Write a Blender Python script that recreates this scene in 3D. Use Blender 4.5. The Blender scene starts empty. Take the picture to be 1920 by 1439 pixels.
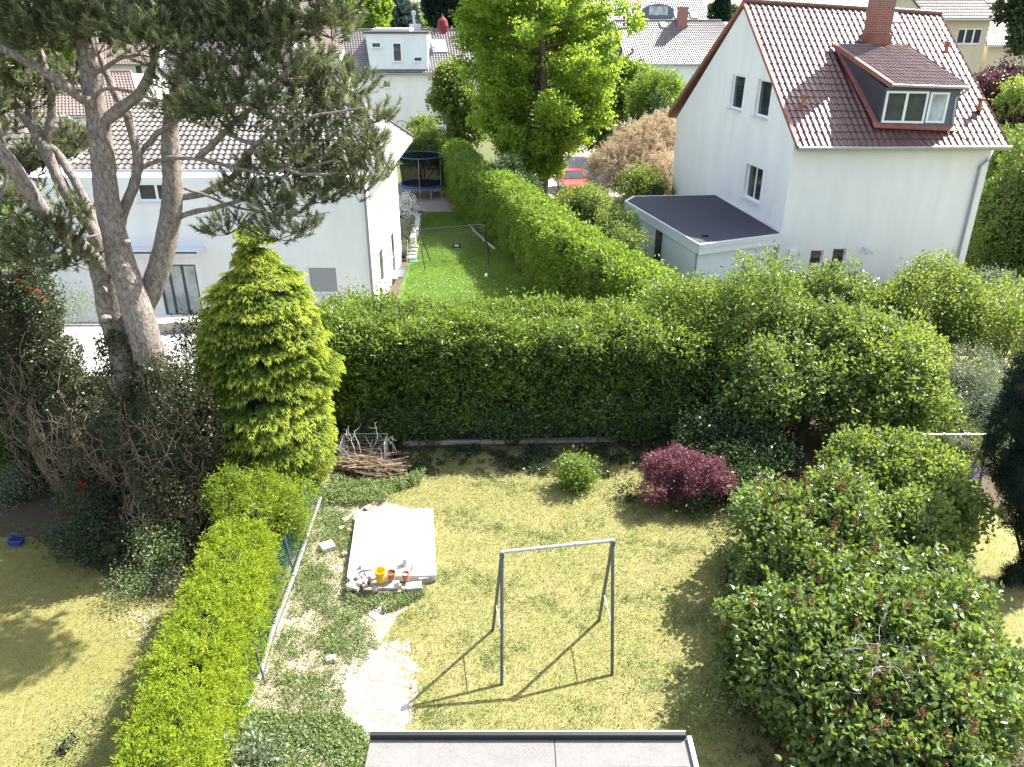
import bpy, math, numpy as np
from mathutils import Vector
sc = bpy.context.scene
# ---------------------------------------------------------------- camera, sky, sun, exposure
F0, HOR, CAMH = 1500.0, 708.0, 12.0
PITCH = math.atan(HOR / F0)
cam = bpy.data.cameras.new('camera'); camo = bpy.data.objects.new('camera', cam)
sc.collection.objects.link(camo); sc.camera = camo
camo.location = (0, 0, CAMH); camo.rotation_euler = (math.pi / 2 - PITCH, 0, 0)
cam.sensor_width = 36; cam.lens = 36 * F0 / 1920; cam.clip_end = 4000; cam.clip_start = 0.1
SUN_EL, SUN_AZ = math.radians(48.5), math.radians(54)
w = bpy.data.worlds.new('World'); sc.world = w; w.use_nodes = True
nt = w.node_tree; bgn = nt.nodes['Background']
sky = nt.nodes.new('ShaderNodeTexSky'); sky.sky_type = 'NISHITA'; sky.sun_disc = False
sky.sun_elevation = SUN_EL; sky.sun_rotation = SUN_AZ; sky.air_density = 1.0; sky.dust_density = 2.0; sky.ozone_density = 1.0
hs = nt.nodes.new('ShaderNodeHueSaturation'); hs.inputs['Saturation'].default_value = 0.62
nt.links.new(sky.outputs[0], hs.inputs['Color']); nt.links.new(hs.outputs[0], bgn.inputs[0]); bgn.inputs[1].default_value = 0.13
sl = bpy.data.lights.new('sun', 'SUN'); sl.energy = 5.0; sl.angle = math.radians(0.5); sl.color = (1, 0.955, 0.88)
so = bpy.data.objects.new('sun', sl); sc.collection.objects.link(so)
sdir = Vector((math.sin(SUN_AZ) * math.cos(SUN_EL), math.cos(SUN_AZ) * math.cos(SUN_EL), math.sin(SUN_EL)))
so.rotation_euler = sdir.to_track_quat('Z', 'Y').to_euler(); so.location = (30, 20, 40)
sc.view_settings.view_transform = 'Standard'; sc.view_settings.look = 'None'
sc.view_settings.exposure = 1.62; sc.view_settings.gamma = 1.0
# ---------------------------------------------------------------- helpers
rng = np.random.default_rng(11)
COL = sc.collection
cs_, sn_ = math.cos(PITCH), math.sin(PITCH)
def A3(*a): return np.array(a if len(a) > 1 else a[0], float)
def ray(x, y):
    v = 720 - y; return A3(x - 960.0, F0 * cs_ + v * sn_, -F0 * sn_ + v * cs_)
def G(x, y, z=0.0):
    r = ray(x, y); return r * ((z - CAMH) / r[2]) + A3(0, 0, CAMH)
def D(x, y, Y):
    r = ray(x, y); return r * (Y / r[1]) + A3(0, 0, CAMH)
def HP(x, y, P0, n):
    r = ray(x, y); o = A3(0, 0, CAMH); return o + r * (np.dot(P0 - o, n) / np.dot(r, n))
def nrm(a):
    a = np.asarray(a, float); return a / np.maximum(np.linalg.norm(a, axis=-1, keepdims=True), 1e-9)
_ph = rng.uniform(0, 6.28, (24, 3)); _dr = nrm(rng.normal(size=(24, 3)))
def lump(P, sc_=1.0, seed=0):
    P = np.asarray(P, float); s = 0
    for k in range(8):
        i = (k + seed * 5) % 24
        s = s + np.sin(P @ _dr[i] * (1.0 + .37 * k) * 2.2 / sc_ + _ph[i, 0]) / (1 + .25 * k)
    return s / 4.0
ORG = {}
class MB:
    def __init__(s): s.v = []; s.q = []; s.t = []; s.qa = []; s.ta = []; s.n = 0
    def add(s, V, Q=None, T=None, a=0.5):
        V = np.asarray(V, float).reshape(-1, 3)
        if Q is not None and len(Q):
            Q = np.asarray(Q, int).reshape(-1, 4); s.q.append(Q + s.n); s.qa.append(np.broadcast_to(np.asarray(a, float), (len(Q),)))
        if T is not None and len(T):
            T = np.asarray(T, int).reshape(-1, 3); s.t.append(T + s.n); s.ta.append(np.broadcast_to(np.asarray(a, float), (len(T),)))
        s.v.append(V); s.n += len(V); return s
    def obox(s, o, a, b, c):
        o, a, b, c = map(A3, (o, a, b, c))
        if np.dot(np.cross(a, b), c) < 0: a, b = b, a
        V = [o, o + a, o + a + b, o + b, o + c, o + a + c, o + a + b + c, o + b + c]
        return s.add(V, [[0, 3, 2, 1], [4, 5, 6, 7], [0, 1, 5, 4], [1, 2, 6, 5], [2, 3, 7, 6], [3, 0, 4, 7]])
    def box(s, c, sz, rz=0.0, tilt=None):
        c = A3(c); x = A3(math.cos(rz), math.sin(rz), 0); y = A3(-math.sin(rz), math.cos(rz), 0); z = A3(0, 0, 1)
        if tilt is not None:
            z = nrm(A3(tilt)); x = nrm(x - z * np.dot(x, z)); y = np.cross(z, x)
        a, b, d = x * sz[0], y * sz[1], z * sz[2]
        return s.obox(c - a / 2 - b / 2 - d / 2, a, b, d)
    def hexa(s, B, T):
        return s.add(list(B) + list(T), [[0, 3, 2, 1], [4, 5, 6, 7], [0, 1, 5, 4], [1, 2, 6, 5], [2, 3, 7, 6], [3, 0, 4, 7]])
    def slab(s, p, t, off=0.0):
        p = [A3(x) for x in p]; n = nrm(np.cross(p[1] - p[0], p[3] - p[0]))
        return s.hexa([x - n * (t + off) for x in p], [x - n * off for x in p])
    def quad(s, *p): return s.add(p, [[0, 1, 2, 3]])
    def tri(s, *p): return s.add(p, None, [[0, 1, 2]])
    def tube(s, pts, r, n=8, cap=True, a=0.5, smooth=0):
        P = np.asarray([A3(p) for p in pts]); R = np.broadcast_to(np.asarray(r, float), (len(P),)).copy()
        if smooth:
            out = []; ro = []
            for i in range(len(P) - 1):
                p0 = P[max(i - 1, 0)]; p1 = P[i]; p2 = P[i + 1]; p3 = P[min(i + 2, len(P) - 1)]
                for k in range(smooth):
                    t = k / smooth
                    out.append(.5 * ((2 * p1) + (-p0 + p2) * t + (2 * p0 - 5 * p1 + 4 * p2 - p3) * t * t + (-p0 + 3 * p1 - 3 * p2 + p3) * t ** 3))
                    ro.append(R[i] * (1 - t) + R[i + 1] * t)
            out.append(P[-1]); ro.append(R[-1]); P = np.array(out); R = np.array(ro)
        m = len(P); T = nrm(np.gradient(P, axis=0)); up = A3(0, 0, 1) if abs(T[0][2]) < .9 else A3(1, 0, 0)
        X = nrm(np.cross(T[0], up)); V = []
        ang = np.arange(n) * 2 * math.pi / n
        for i in range(m):
            X = nrm(X - T[i] * np.dot(X, T[i])); Y = np.cross(T[i], X)
            V.append(P[i] + R[i] * (np.cos(ang)[:, None] * X + np.sin(ang)[:, None] * Y))
        V = np.concatenate(V); i = np.arange(m - 1)[:, None] * n; j = np.arange(n)[None]; k = (j + 1) % n
        Q = np.stack([i + j, i + k, i + n + k, i + n + j], -1).reshape(-1, 4)
        s.add(V, Q, a=a)
        if cap:
            for e, c in ((0, P[0]), (m - 1, P[-1])):
                ring = V[e * n:(e + 1) * n]; tt = [[n, (q + 1) % n, q] if e == 0 else [n, q, (q + 1) % n] for q in range(n)]
                s.add(np.vstack([ring, c]), None, tt, a=a)
        return s
    def lathe(s, c, prof, n=20):
        c = A3(c); ang = np.arange(n) * 2 * math.pi / n; V = []
        for r, z in prof: V.append(np.stack([c[0] + r * np.cos(ang), c[1] + r * np.sin(ang), np.full(n, c[2] + z)], -1))
        m = len(prof); i = np.arange(m - 1)[:, None] * n; j = np.arange(n)[None]; k = (j + 1) % n
        return s.add(np.concatenate(V), np.stack([i + j, i + k, i + n + k, i + n + j], -1).reshape(-1, 4))
    def leaf(s, P, d, L, W=.5, droop=.25, v=0.5, kind=1, fold=.18, nbias=None):
        P = np.asarray(P, float); N = len(P); d = nrm(d); r = rng.normal(size=(N, 3))
        if nbias is not None: r = r * .6 + nbias
        sd = nrm(np.cross(d, r)); n = np.cross(sd, d)
        L = np.broadcast_to(np.asarray(L, float), (N,))[:, None]; W = W * L
        v = np.broadcast_to(np.asarray(v, float), (N,))
        tip = P + d * L - n * droop * L
        if kind == 1:
            V = np.stack([P, P + d * .45 * L + sd * W / 2 + n * fold * W, tip, P + d * .45 * L - sd * W / 2 + n * fold * W], 1).reshape(-1, 3)
            s.add(V, np.arange(N * 4).reshape(-1, 4), a=v)
        elif kind == 2:
            m = n * fold * W
            V = np.stack([P, P + d * .22 * L + sd * W * .45 + m, P + d * .62 * L + sd * W * .42 + m - n * droop * .3 * L, tip,
                          P + d * .62 * L - sd * W * .42 + m - n * droop * .3 * L, P + d * .22 * L - sd * W * .45 + m], 1).reshape(-1, 3)
            b = np.arange(N)[:, None] * 6
            s.add(V, np.concatenate([b + [[0, 1, 2, 3]], b + [[0, 3, 4, 5]]]), a=np.concatenate([v, v]))
        else:
            V = np.stack([P - sd * W / 2, P + sd * W / 2, tip], 1).reshape(-1, 3)
            s.add(V, None, np.arange(N * 3).reshape(-1, 3), a=v)
        return s
    def build(s, name, mat, parent=None, origin=None, smooth=False, bevel=0, **tags):
        V = np.concatenate(s.v) if s.v else np.zeros((0, 3))
        if parent is not None: o = ORG[parent.name]
        elif origin is not None: o = A3(origin)
        else: o = A3((V[:, 0].min() + V[:, 0].max()) / 2, (V[:, 1].min() + V[:, 1].max()) / 2, V[:, 2].min())
        me = bpy.data.meshes.new(name); V = V - o
        q = np.concatenate(s.q) if s.q else np.zeros((0, 4), int); t = np.concatenate(s.t) if s.t else np.zeros((0, 3), int)
        a = np.concatenate((s.qa or [np.zeros(0)]) + (s.ta or [np.zeros(0)]))
        me.vertices.add(len(V)); me.vertices.foreach_set('co', V.astype('f').ravel())
        idx = np.concatenate([q.ravel(), t.ravel()]); me.loops.add(len(idx)); me.loops.foreach_set('vertex_index', idx.astype('i'))
        cnt = np.concatenate([np.full(len(q), 4), np.full(len(t), 3)]); st = np.concatenate([[0], np.cumsum(cnt)[:-1]]) if len(cnt) else cnt
        me.polygons.add(len(cnt)); me.polygons.foreach_set('loop_start', st.astype('i'))
        me.polygons.foreach_set('use_smooth', np.full(len(cnt), smooth))
        at = me.attributes.new('v', 'FLOAT', 'FACE'); at.data.foreach_set('value', a.astype('f'))
        me.update(calc_edges=True); me.validate()
        me.materials.append(mat)
        ob = bpy.data.objects.new(name, me); COL.objects.link(ob); ORG[ob.name] = o
        if parent is not None: ob.parent = parent
        else: ob.location = Vector(o)
        if bevel:
            b = ob.modifiers.new('bevel', 'BEVEL'); b.width = bevel; b.segments = 2; b.limit_method = 'ANGLE'
        for k, x in tags.items():
            if x: ob[{'cat': 'category'}.get(k, k)] = x
        return ob
def thing(name, label, cat, loc, group=None):
    o = bpy.data.objects.new(name, None); COL.objects.link(o); o.location = Vector(A3(loc)); o.empty_display_size = .2
    ORG[o.name] = A3(loc); o['label'] = label; o['category'] = cat
    if group: o['group'] = group
    return o
def dup(root, loc, label=None, rz=0.0, scale=None):
    def cp(o, par):
        c = o.copy(); COL.objects.link(c); c.parent = par
        for ch in list(o.children): cp(ch, c)
        return c
    r = cp(root, None); r.location = Vector(A3(loc)); r.rotation_euler = (0, 0, rz)
    if scale: r.scale = (scale, scale, scale) if np.isscalar(scale) else scale
    if label: r['label'] = label
    return r
# ---------------------------------------------------------------- materials
def newmat(name):
    m = bpy.data.materials.new(name); m.use_nodes = True; n = m.node_tree
    for x in list(n.nodes): n.nodes.remove(x)
    out = n.nodes.new('ShaderNodeOutputMaterial'); return m, n, out
def ramp(n, fac, stops):
    r = n.nodes.new('ShaderNodeValToRGB'); e = r.color_ramp.elements
    while len(e) < len(stops): e.new(0.5)
    for i, (p, c) in enumerate(stops): e[i].position = p; e[i].color = (*c, 1)
    n.links.new(fac, r.inputs[0]); return r.outputs[0]
def noise(n, co, scale, detail=5, rough=.6, dist=0):
    t = n.nodes.new('ShaderNodeTexNoise'); t.inputs['Scale'].default_value = scale; t.inputs['Detail'].default_value = detail
    t.inputs['Roughness'].default_value = rough; t.inputs['Distortion'].default_value = dist; n.links.new(co, t.inputs['Vector']); return t.outputs[0]
def mix(n, fac, a, b, mode='MIX'):
    m = n.nodes.new('ShaderNodeMix'); m.data_type = 'RGBA'; m.blend_type = mode
    for i, x in ((0, fac), (6, a), (7, b)):
        if isinstance(x, (int, float)): m.inputs[i].default_value = x
        elif isinstance(x, tuple): m.inputs[i].default_value = (*x, 1)
        else: n.links.new(x, m.inputs[i])
    return m.outputs[2]
def coord(n):
    return n.nodes.new('ShaderNodeNewGeometry').outputs['Position']
def bump(n, h, strength=.3, dist=.02):
    b = n.nodes.new('ShaderNodeBump'); b.inputs['Strength'].default_value = strength; b.inputs['Distance'].default_value = dist
    n.links.new(h, b.inputs['Height']); return b.outputs[0]
def princ(n, out, col, rough=.6, spec=.5, metal=0, normal=None, coat=0):
    p = n.nodes.new('ShaderNodeBsdfPrincipled')
    if isinstance(col, tuple): p.inputs['Base Color'].default_value = (*col, 1)
    else: n.links.new(col, p.inputs['Base Color'])
    if isinstance(rough, (int, float)): p.inputs['Roughness'].default_value = rough
    else: n.links.new(rough, p.inputs['Roughness'])
    p.inputs['Specular IOR Level'].default_value = spec; p.inputs['Metallic'].default_value = metal
    if coat: p.inputs['Coat Weight'].default_value = coat
    if normal is not None: n.links.new(normal, p.inputs['Normal'])
    if out is not None: n.links.new(p.outputs[0], out.inputs[0])
    return p.outputs[0]
def simple(name, col, rough=.6, metal=0, spec=.5, var=.25, scale=6, bmp=.15, bs=60):
    m, n, out = newmat(name); co = coord(n)
    a = noise(n, co, scale, 6); c = ramp(n, a, [(.3, tuple(x * (1 - var) for x in col)), (.7, tuple(min(1, x * (1 + var)) for x in col))])
    princ(n, out, c, rough, spec, metal, bump(n, noise(n, co, bs, 3), bmp, .01) if bmp else None); return m
def leafmat(name, c0, c1, c2, tr, mixf=.38, rough=.42, spec=.5):
    m, n, out = newmat(name)
    at = n.nodes.new('ShaderNodeAttribute'); at.attribute_name = 'v'
    c = ramp(n, at.outputs['Fac'], [(0, c0), (.5, c1), (1, c2)])
    p = princ(n, None, c, rough, spec)
    t = n.nodes.new('ShaderNodeBsdfTranslucent')
    k = ramp(n, at.outputs['Fac'], [(0, tuple(x * .6 for x in tr)), (1, tr)]); n.links.new(k, t.inputs[0])
    ms = n.nodes.new('ShaderNodeMixShader'); ms.inputs[0].default_value = mixf
    n.links.new(p, ms.inputs[1]); n.links.new(t.outputs[0], ms.inputs[2]); n.links.new(ms.outputs[0], out.inputs[0]); return m
M = {}  # foliage ramps below: dark and pale ends spread to mimic shaded and lit leaves
M['laurel'] = leafmat('laurel', (.013, .036, .010), (.045, .10, .018), (.21, .29, .045), (.42, .58, .06), .34, .45, .8)
M['hornbeam'] = leafmat('hornbeam', (.023, .06, .012), (.065, .14, .02), (.20, .29, .04), (.44, .63, .06), .4, .42)
M['ginkgo'] = leafmat('bright_leaf', (.05, .11, .015), (.14, .23, .025), (.29, .38, .045), (.60, .82, .08), .5, .42)
M['lilac'] = leafmat('lilac_leaf', (.026, .062, .018), (.085, .15, .035), (.25, .32, .08), (.40, .54, .07), .32, .46, .9)
M['shrub'] = leafmat('shrub_leaf', (.022, .055, .014), (.08, .14, .03), (.25, .31, .07), (.48, .62, .08), .36, .46, .8)
M['grey'] = leafmat('grey_leaf', (.09, .12, .07), (.16, .2, .13), (.26, .3, .2), (.3, .4, .18), .25, .4)
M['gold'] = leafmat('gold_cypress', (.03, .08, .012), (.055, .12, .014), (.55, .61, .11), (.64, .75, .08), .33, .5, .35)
M['yew'] = leafmat('yew_leaf', (.05, .10, .012), (.15, .23, .02), (.34, .41, .035), (.58, .71, .05), .34, .5, .3)
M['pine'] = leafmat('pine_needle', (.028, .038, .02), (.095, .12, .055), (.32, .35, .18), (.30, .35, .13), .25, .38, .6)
M['ivy'] = leafmat('ivy_leaf', (.022, .026, .014), (.03, .05, .022), (.09, .13, .045), (.14, .26, .06), .22, .32)
M['ivydry'] = leafmat('ivy_dry', (.035, .03, .017), (.055, .06, .028), (.12, .15, .06), (.18, .24, .07), .2, .42)
M['dark'] = leafmat('dark_conifer', (.008, .02, .014), (.014, .034, .02), (.03, .055, .03), (.04, .08, .03), .12, .6, .2)
M['spruce'] = leafmat('blue_conifer', (.05, .08, .08), (.09, .13, .12), (.14, .19, .17), (.12, .18, .12), .15, .6, .2)
M['maple'] = leafmat('red_maple', (.05, .02, .03), (.15, .055, .075), (.36, .18, .21), (.36, .08, .12), .32, .5)
M['plum'] = leafmat('purple_plum', (.03, .014, .022), (.06, .025, .035), (.13, .06, .07), (.2, .07, .08), .25, .35)
M['tan'] = leafmat('dry_tamarisk', (.40, .31, .21), (.54, .43, .30), (.70, .59, .44), (.62, .5, .34), .36, .8, .1)
M['drybloom'] = leafmat('dry_blossom', (.12, .06, .035), (.22, .115, .06), (.32, .19, .10), (.34, .18, .08), .2, .8, .1)
M['weed'] = leafmat('weed_leaf', (.09, .14, .05), (.19, .25, .10), (.34, .38, .2), (.45, .6, .14), .3, .5)
M['bloom'] = leafmat('white_bloom', (.65, .65, .6), (.75, .75, .7), (.85, .85, .8), (.7, .7, .65), .2, .6, .2)
M['purplebloom'] = leafmat('violet_bloom', (.12, .08, .4), (.2, .16, .55), (.45, .42, .8), (.3, .25, .7), .2, .6, .2)
M['redbloom'] = leafmat('red_bloom', (.35, .008, .012), (.55, .012, .02), (.7, .05, .04), (.8, .03, .03), .3, .5, .2)
M['orangebloom'] = leafmat('coral_bloom', (.5, .12, .07), (.6, .18, .1), (.7, .3, .2), (.7, .2, .1), .3, .5, .2)
M['grassblade'] = leafmat('grass_blade', (.065, .122, .025), (.175, .20, .053), (.40, .345, .16), (.5, .52, .12), .3, .6, .2)
M['greenblade'] = leafmat('lush_blade', (.045, .11, .015), (.10, .18, .025), (.22, .29, .06), (.34, .55, .07), .35, .5, .2)
M['inner'] = simple('light_block_core', (.035, .04, .018), .95, var=.3)  # dark filler for solid plant cores added to block light; bush stems share it
M['twig'] = simple('twig', (.075, .06, .04), .9, var=.4)
M['bark'] = simple('bark', (.11, .085, .065), .9, var=.4, scale=9, bmp=.6, bs=25)
M['vine'] = simple('vine', (.25, .185, .12), .85, var=.4, scale=3)
M['stick'] = simple('stick', (.34, .25, .17), .85, var=.35, scale=5)
M['deadwood'] = simple('pale_twig', (.38, .36, .32), .85)
def pinebark():
    m, n, out = newmat('pine_bark'); co = coord(n)
    mp = n.nodes.new('ShaderNodeMapping'); mp.inputs['Scale'].default_value = (1, 1, .5); n.links.new(co, mp.inputs[0])
    a = noise(n, mp.outputs[0], 16, 8, .72, .5); b = noise(n, co, 1.3, 4)
    v = n.nodes.new('ShaderNodeTexVoronoi'); v.feature = 'DISTANCE_TO_EDGE'; v.inputs['Scale'].default_value = 9; n.links.new(mix(n, .12, mp.outputs[0], a), v.inputs[0])
    cr = ramp(n, v.outputs[0], [(0, (.68,) * 3), (.08, (1,) * 3)])
    c = ramp(n, a, [(.32, (.12, .10, .09)), (.46, (.26, .22, .20)), (.58, (.38, .325, .295)), (.75, (.52, .42, .37))])
    c = mix(n, 1.0, c, cr, 'MULTIPLY'); c = mix(n, ramp(n, b, [(.5, (0, 0, 0)), (.72, (.5, .5, .5))]), c, (.12, .13, .08))
    h = mix(n, 1.0, a, cr, 'MULTIPLY'); princ(n, out, c, .9, .2, 0, bump(n, h, .9, .05)); return m
M['pinebark'] = pinebark()
def plaster(name, col, dirt=.10):
    m, n, out = newmat(name); co = coord(n)
    mp = n.nodes.new('ShaderNodeMapping'); mp.inputs['Scale'].default_value = (1.2, 1.2, .18); n.links.new(co, mp.inputs[0])
    a = noise(n, mp.outputs[0], 1.1, 7, .62); b = noise(n, co, .5, 3)
    c = ramp(n, a, [(.32, tuple(x * (1 - dirt) for x in col)), (.6, col)]); c = mix(n, ramp(n, b, [(.4, (0, 0, 0)), (.75, (.5,) * 3)]), c, tuple(x * (1 - dirt * .8) for x in col))
    princ(n, out, c, .9, .2, 0, bump(n, noise(n, co, 90, 2), .25, .006)); return m
M['white'] = plaster('white_render', (.90, .895, .885))
M['cream'] = plaster('cream_render', (.66, .58, .45))
M['annexe'] = plaster('pale_blue_render', (.80, .86, .90))
M['fascia'] = simple('painted_fascia', (.70, .77, .82), .5, var=.05, scale=3, bmp=.05)
def tiles(name, c0, c1, c2, rough=.36, spec=.6):
    m, n, out = newmat(name); co = coord(n)
    at = n.nodes.new('ShaderNodeAttribute'); at.attribute_name = 'v'
    a = noise(n, co, 5, 6); c = ramp(n, at.outputs['Fac'], [(0, c0), (.5, c1), (1, c2)])
    c = mix(n, ramp(n, a, [(.35, (0, 0, 0)), (.75, (.6,) * 3)]), c, tuple(x * .55 for x in c1))
    r = ramp(n, noise(n, co, 12, 4), [(.3, (rough - .04,) * 3), (.7, (rough + .05,) * 3)])
    princ(n, out, c, r, spec, 0, bump(n, noise(n, co, 40, 3), .2, .005)); return m
M['tile_red'] = tiles('brown_red_tiles', (.085, .035, .030), (.125, .05, .04), (.17, .07, .055), .36, 1.0)
M['tile_dormer'] = tiles('dormer_tiles', (.10, .05, .05), (.14, .07, .062), (.19, .095, .08), .52, 1.0)  # paler than the main roof tiles, standing in for missing sun highlights
M['tile_grey'] = tiles('brown_grey_tiles', (.12, .105, .11), (.15, .13, .13), (.2, .17, .16), .38, 1.0)
M['tile_tan'] = tiles('weathered_tiles', (.12, .105, .095), (.17, .15, .135), (.23, .2, .18), .45, .8)
M['tile_rose'] = tiles('rose_tiles', (.22, .165, .15), (.27, .2, .18), (.32, .24, .22), .6, .4)
M['tile_flat'] = tiles('slate_sheet', (.16, .15, .16), (.2, .19, .2), (.24, .22, .23), .42, .6)
M['ridge'] = simple('ridge_tile', (.22, .12, .1), .4, scale=4)
M['brick'] = None
def brick():
    m, n, out = newmat('chimney_brick'); co = n.nodes.new('ShaderNodeTexCoord').outputs['Object']
    sp = n.nodes.new('ShaderNodeSeparateXYZ'); n.links.new(co, sp.inputs[0])
    ad = n.nodes.new('ShaderNodeMath'); n.links.new(sp.outputs[0], ad.inputs[0]); n.links.new(sp.outputs[1], ad.inputs[1])
    cb = n.nodes.new('ShaderNodeCombineXYZ'); n.links.new(ad.outputs[0], cb.inputs[0]); n.links.new(sp.outputs[2], cb.inputs[1])
    b = n.nodes.new('ShaderNodeTexBrick'); n.links.new(cb.outputs[0], b.inputs[0]); b.inputs['Scale'].default_value = 1
    b.inputs['Color1'].default_value = (.26, .085, .06, 1); b.inputs['Color2'].default_value = (.33, .12, .08, 1); b.inputs['Mortar'].default_value = (.4, .33, .3, 1)
    b.inputs['Brick Width'].default_value = .25; b.inputs['Row Height'].default_value = .09; b.inputs['Mortar Size'].default_value = .01
    princ(n, out, b.outputs[0], .8, .3, 0, bump(n, b.outputs[1], -.3, .01)); return m
M['brick'] = brick()
M['terra'] = simple('terracotta', (.42, .16, .09), .8, scale=12)
M['lead'] = simple('lead', (.30, .11, .08), .55, scale=3)
M['slate'] = simple('dormer_slate', (.05, .045, .06), .55, scale=8, bmp=.4, bs=12)
M['slate_blue'] = simple('dormer_front', (.10, .13, .17), .5, var=.1)
M['pvc'] = simple('white_frame', (.92, .92, .92), .35, var=.03, bmp=0)
M['sill'] = simple('sill', (.66, .68, .72), .4, var=.06, bmp=0)
M['zinc'] = simple('zinc', (.42, .44, .46), .35, metal=.6, var=.15)
M['pipe'] = simple('grey_pipe', (.30, .31, .32), .45, var=.1)
M['metal_dark'] = simple('dark_metal', (.10, .13, .14), .4, metal=.3, var=.25, scale=15)
M['metal_lit'] = simple('galvanised', (.45, .47, .48), .4, metal=.5, var=.2, scale=15)
M['black'] = simple('black', (.015, .015, .017), .5, var=.2)
M['woodb'] = simple('brown_board', (.13, .055, .03), .6, var=.2)
M['darkframe'] = simple('dark_frame', (.075, .068, .068), .45, var=.1)
def glass(name, c, rough=.04):
    m, n, out = newmat(name); co = coord(n); a = noise(n, co, 1.4, 3)
    princ(n, out, ramp(n, a, [(.35, c), (.7, tuple(x * 2.2 + .01 for x in c))]), rough, .8); return m
M['glass'] = glass('window_glass', (.018, .024, .03)); M['glass_light'] = glass('glass_bright', (.25, .28, .30), .15)
M['blind'] = simple('grey_blind', (.34, .345, .36), .7, var=.03)
M['skyglass'] = glass('roof_glass', (.35, .4, .45), .1)
def felt(name, c, spots=True):
    m, n, out = newmat(name); co = coord(n); a = noise(n, co, 2.5, 7, .65); b = noise(n, co, 90, 3)
    col = ramp(n, a, [(.3, tuple(x * .8 for x in c)), (.7, tuple(x * 1.2 for x in c))])
    col = mix(n, .5, col, ramp(n, b, [(.35, tuple(x * .5 for x in c)), (.65, tuple(min(1, x * 1.6) for x in c))]))
    if spots:
        v = n.nodes.new('ShaderNodeTexVoronoi'); v.inputs['Scale'].default_value = 11; n.links.new(co, v.inputs[0])
        sp = ramp(n, v.outputs[0], [(.0, (.8,) * 3), (.10, (.5,) * 3), (.16, (0,) * 3)])
        ms = mix(n, 1.0, sp, ramp(n, noise(n, co, 1.2, 3), [(.45, (0,) * 3), (.6, (1,) * 3)]), 'MULTIPLY'); col = mix(n, ms, col, (.42, .42, .38))
    princ(n, out, col, .8, .3, 0, bump(n, b, .3, .006)); return m
M['felt'] = felt('roof_felt', (.17, .165, .158)); M['felt_dark'] = felt('bitumen', (.05, .052, .075), False)
M['concrete'] = felt('pale_concrete', (.38, .365, .345), False)
M['concrete_w'] = felt('white_concrete', (.56, .545, .52), False)
M['stone'] = simple('stone', (.40, .36, .32), .9, var=.3, scale=6, bmp=.4, bs=20)
M['rubble'] = simple('rubble', (.5, .45, .41), .9, var=.3, scale=7, bmp=.4, bs=20)
M['brickred'] = simple('red_brick', (.42, .17, .11), .9, var=.25, scale=8, bmp=.4)
M['yellow'] = simple('yellow_plastic', (.78, .50, .02), .4, var=.08, bmp=0)
M['blueplastic'] = simple('blue_plastic', (.02, .05, .42), .4, var=.1, bmp=0)
M['bluepad'] = simple('blue_pad', (.02, .09, .26), .5, var=.1)
M['carred'] = simple('car_paint', (.42, .03, .02), .2, var=.03, bmp=0, spec=.8)
M['parasol'] = simple('parasol_cloth', (.18, .02, .03), .8, var=.1)
M['turq'] = simple('turquoise_cover', (.05, .35, .32), .5, var=.1)
M['rubber'] = simple('rubber', (.02, .02, .02), .7)
M['mesh_green'] = simple('green_wire', (.03, .14, .12), .5, var=.1, bmp=0)
def lawnmat(name, a_, b_, c_, d_, big=.45, thr=(.38, .62)):
    m, n, out = newmat(name); co = coord(n)
    big_ = noise(n, co, big, 6, .62, .4); med = noise(n, co, 4.5, 6, .7); fine = noise(n, co, 55, 4, .7)
    c = mix(n, ramp(n, big_, [(thr[0], (0,) * 3), (thr[1], (1,) * 3)]), a_, b_)
    c = mix(n, ramp(n, med, [(.42, (0,) * 3), (.66, (.85,) * 3)]), c, c_)
    c = mix(n, ramp(n, fine, [(.42, (0,) * 3), (.62, (.75,) * 3)]), c, d_)
    princ(n, out, c, .95, .1, 0, bump(n, fine, .8, .03)); return m
M['lawn'] = lawnmat('dry_lawn', (.195, .205, .06), (.31, .26, .12), (.11, .165, .035), (.37, .32, .165), .8)
M['lawn_left'] = lawnmat('yellow_lawn', (.21, .20, .06), (.26, .225, .085), (.14, .155, .04), (.31, .275, .12))
M['lawn_far'] = lawnmat('green_lawn', (.065, .15, .02), (.12, .18, .03), (.08, .14, .02), (.15, .21, .05))
M['soil'] = lawnmat('soil', (.32, .24, .175), (.38, .305, .24), (.22, .155, .105), (.46, .39, .32), .9)
M['darksoil'] = lawnmat('dark_soil', (.09, .07, .05), (.12, .09, .06), (.06, .07, .03), (.16, .12, .09))
M['sand'] = lawnmat('pale_sand', (.46, .41, .36), (.52, .47, .42), (.36, .31, .26), (.6, .56, .5))
def holey(m, th=(.44, .50), sc=2.2):
    n = m.node_tree; out = [x for x in n.nodes if x.type == 'OUTPUT_MATERIAL'][0]; sh = out.inputs[0].links[0].from_socket; co = coord(n)
    a = ramp(n, noise(n, co, sc, 9, .75, .3), [(th[0], (0,) * 3), (th[1], (1,) * 3)]); t = n.nodes.new('ShaderNodeBsdfTransparent'); ms = n.nodes.new('ShaderNodeMixShader')
    n.links.new(a, ms.inputs[0]); n.links.new(t.outputs[0], ms.inputs[1]); n.links.new(sh, ms.inputs[2]); n.links.new(ms.outputs[0], out.inputs[0])
holey(M['sand'])
M['gravel'] = lawnmat('gravel', (.26, .2, .17), (.31, .25, .22), (.2, .15, .13), (.4, .35, .32))
M['ground'] = lawnmat('ground_far', (.07, .10, .03), (.13, .13, .06), (.06, .09, .03), (.16, .16, .09), .06)
M['paving'] = felt('paving', (.33, .31, .29), False)
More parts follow.
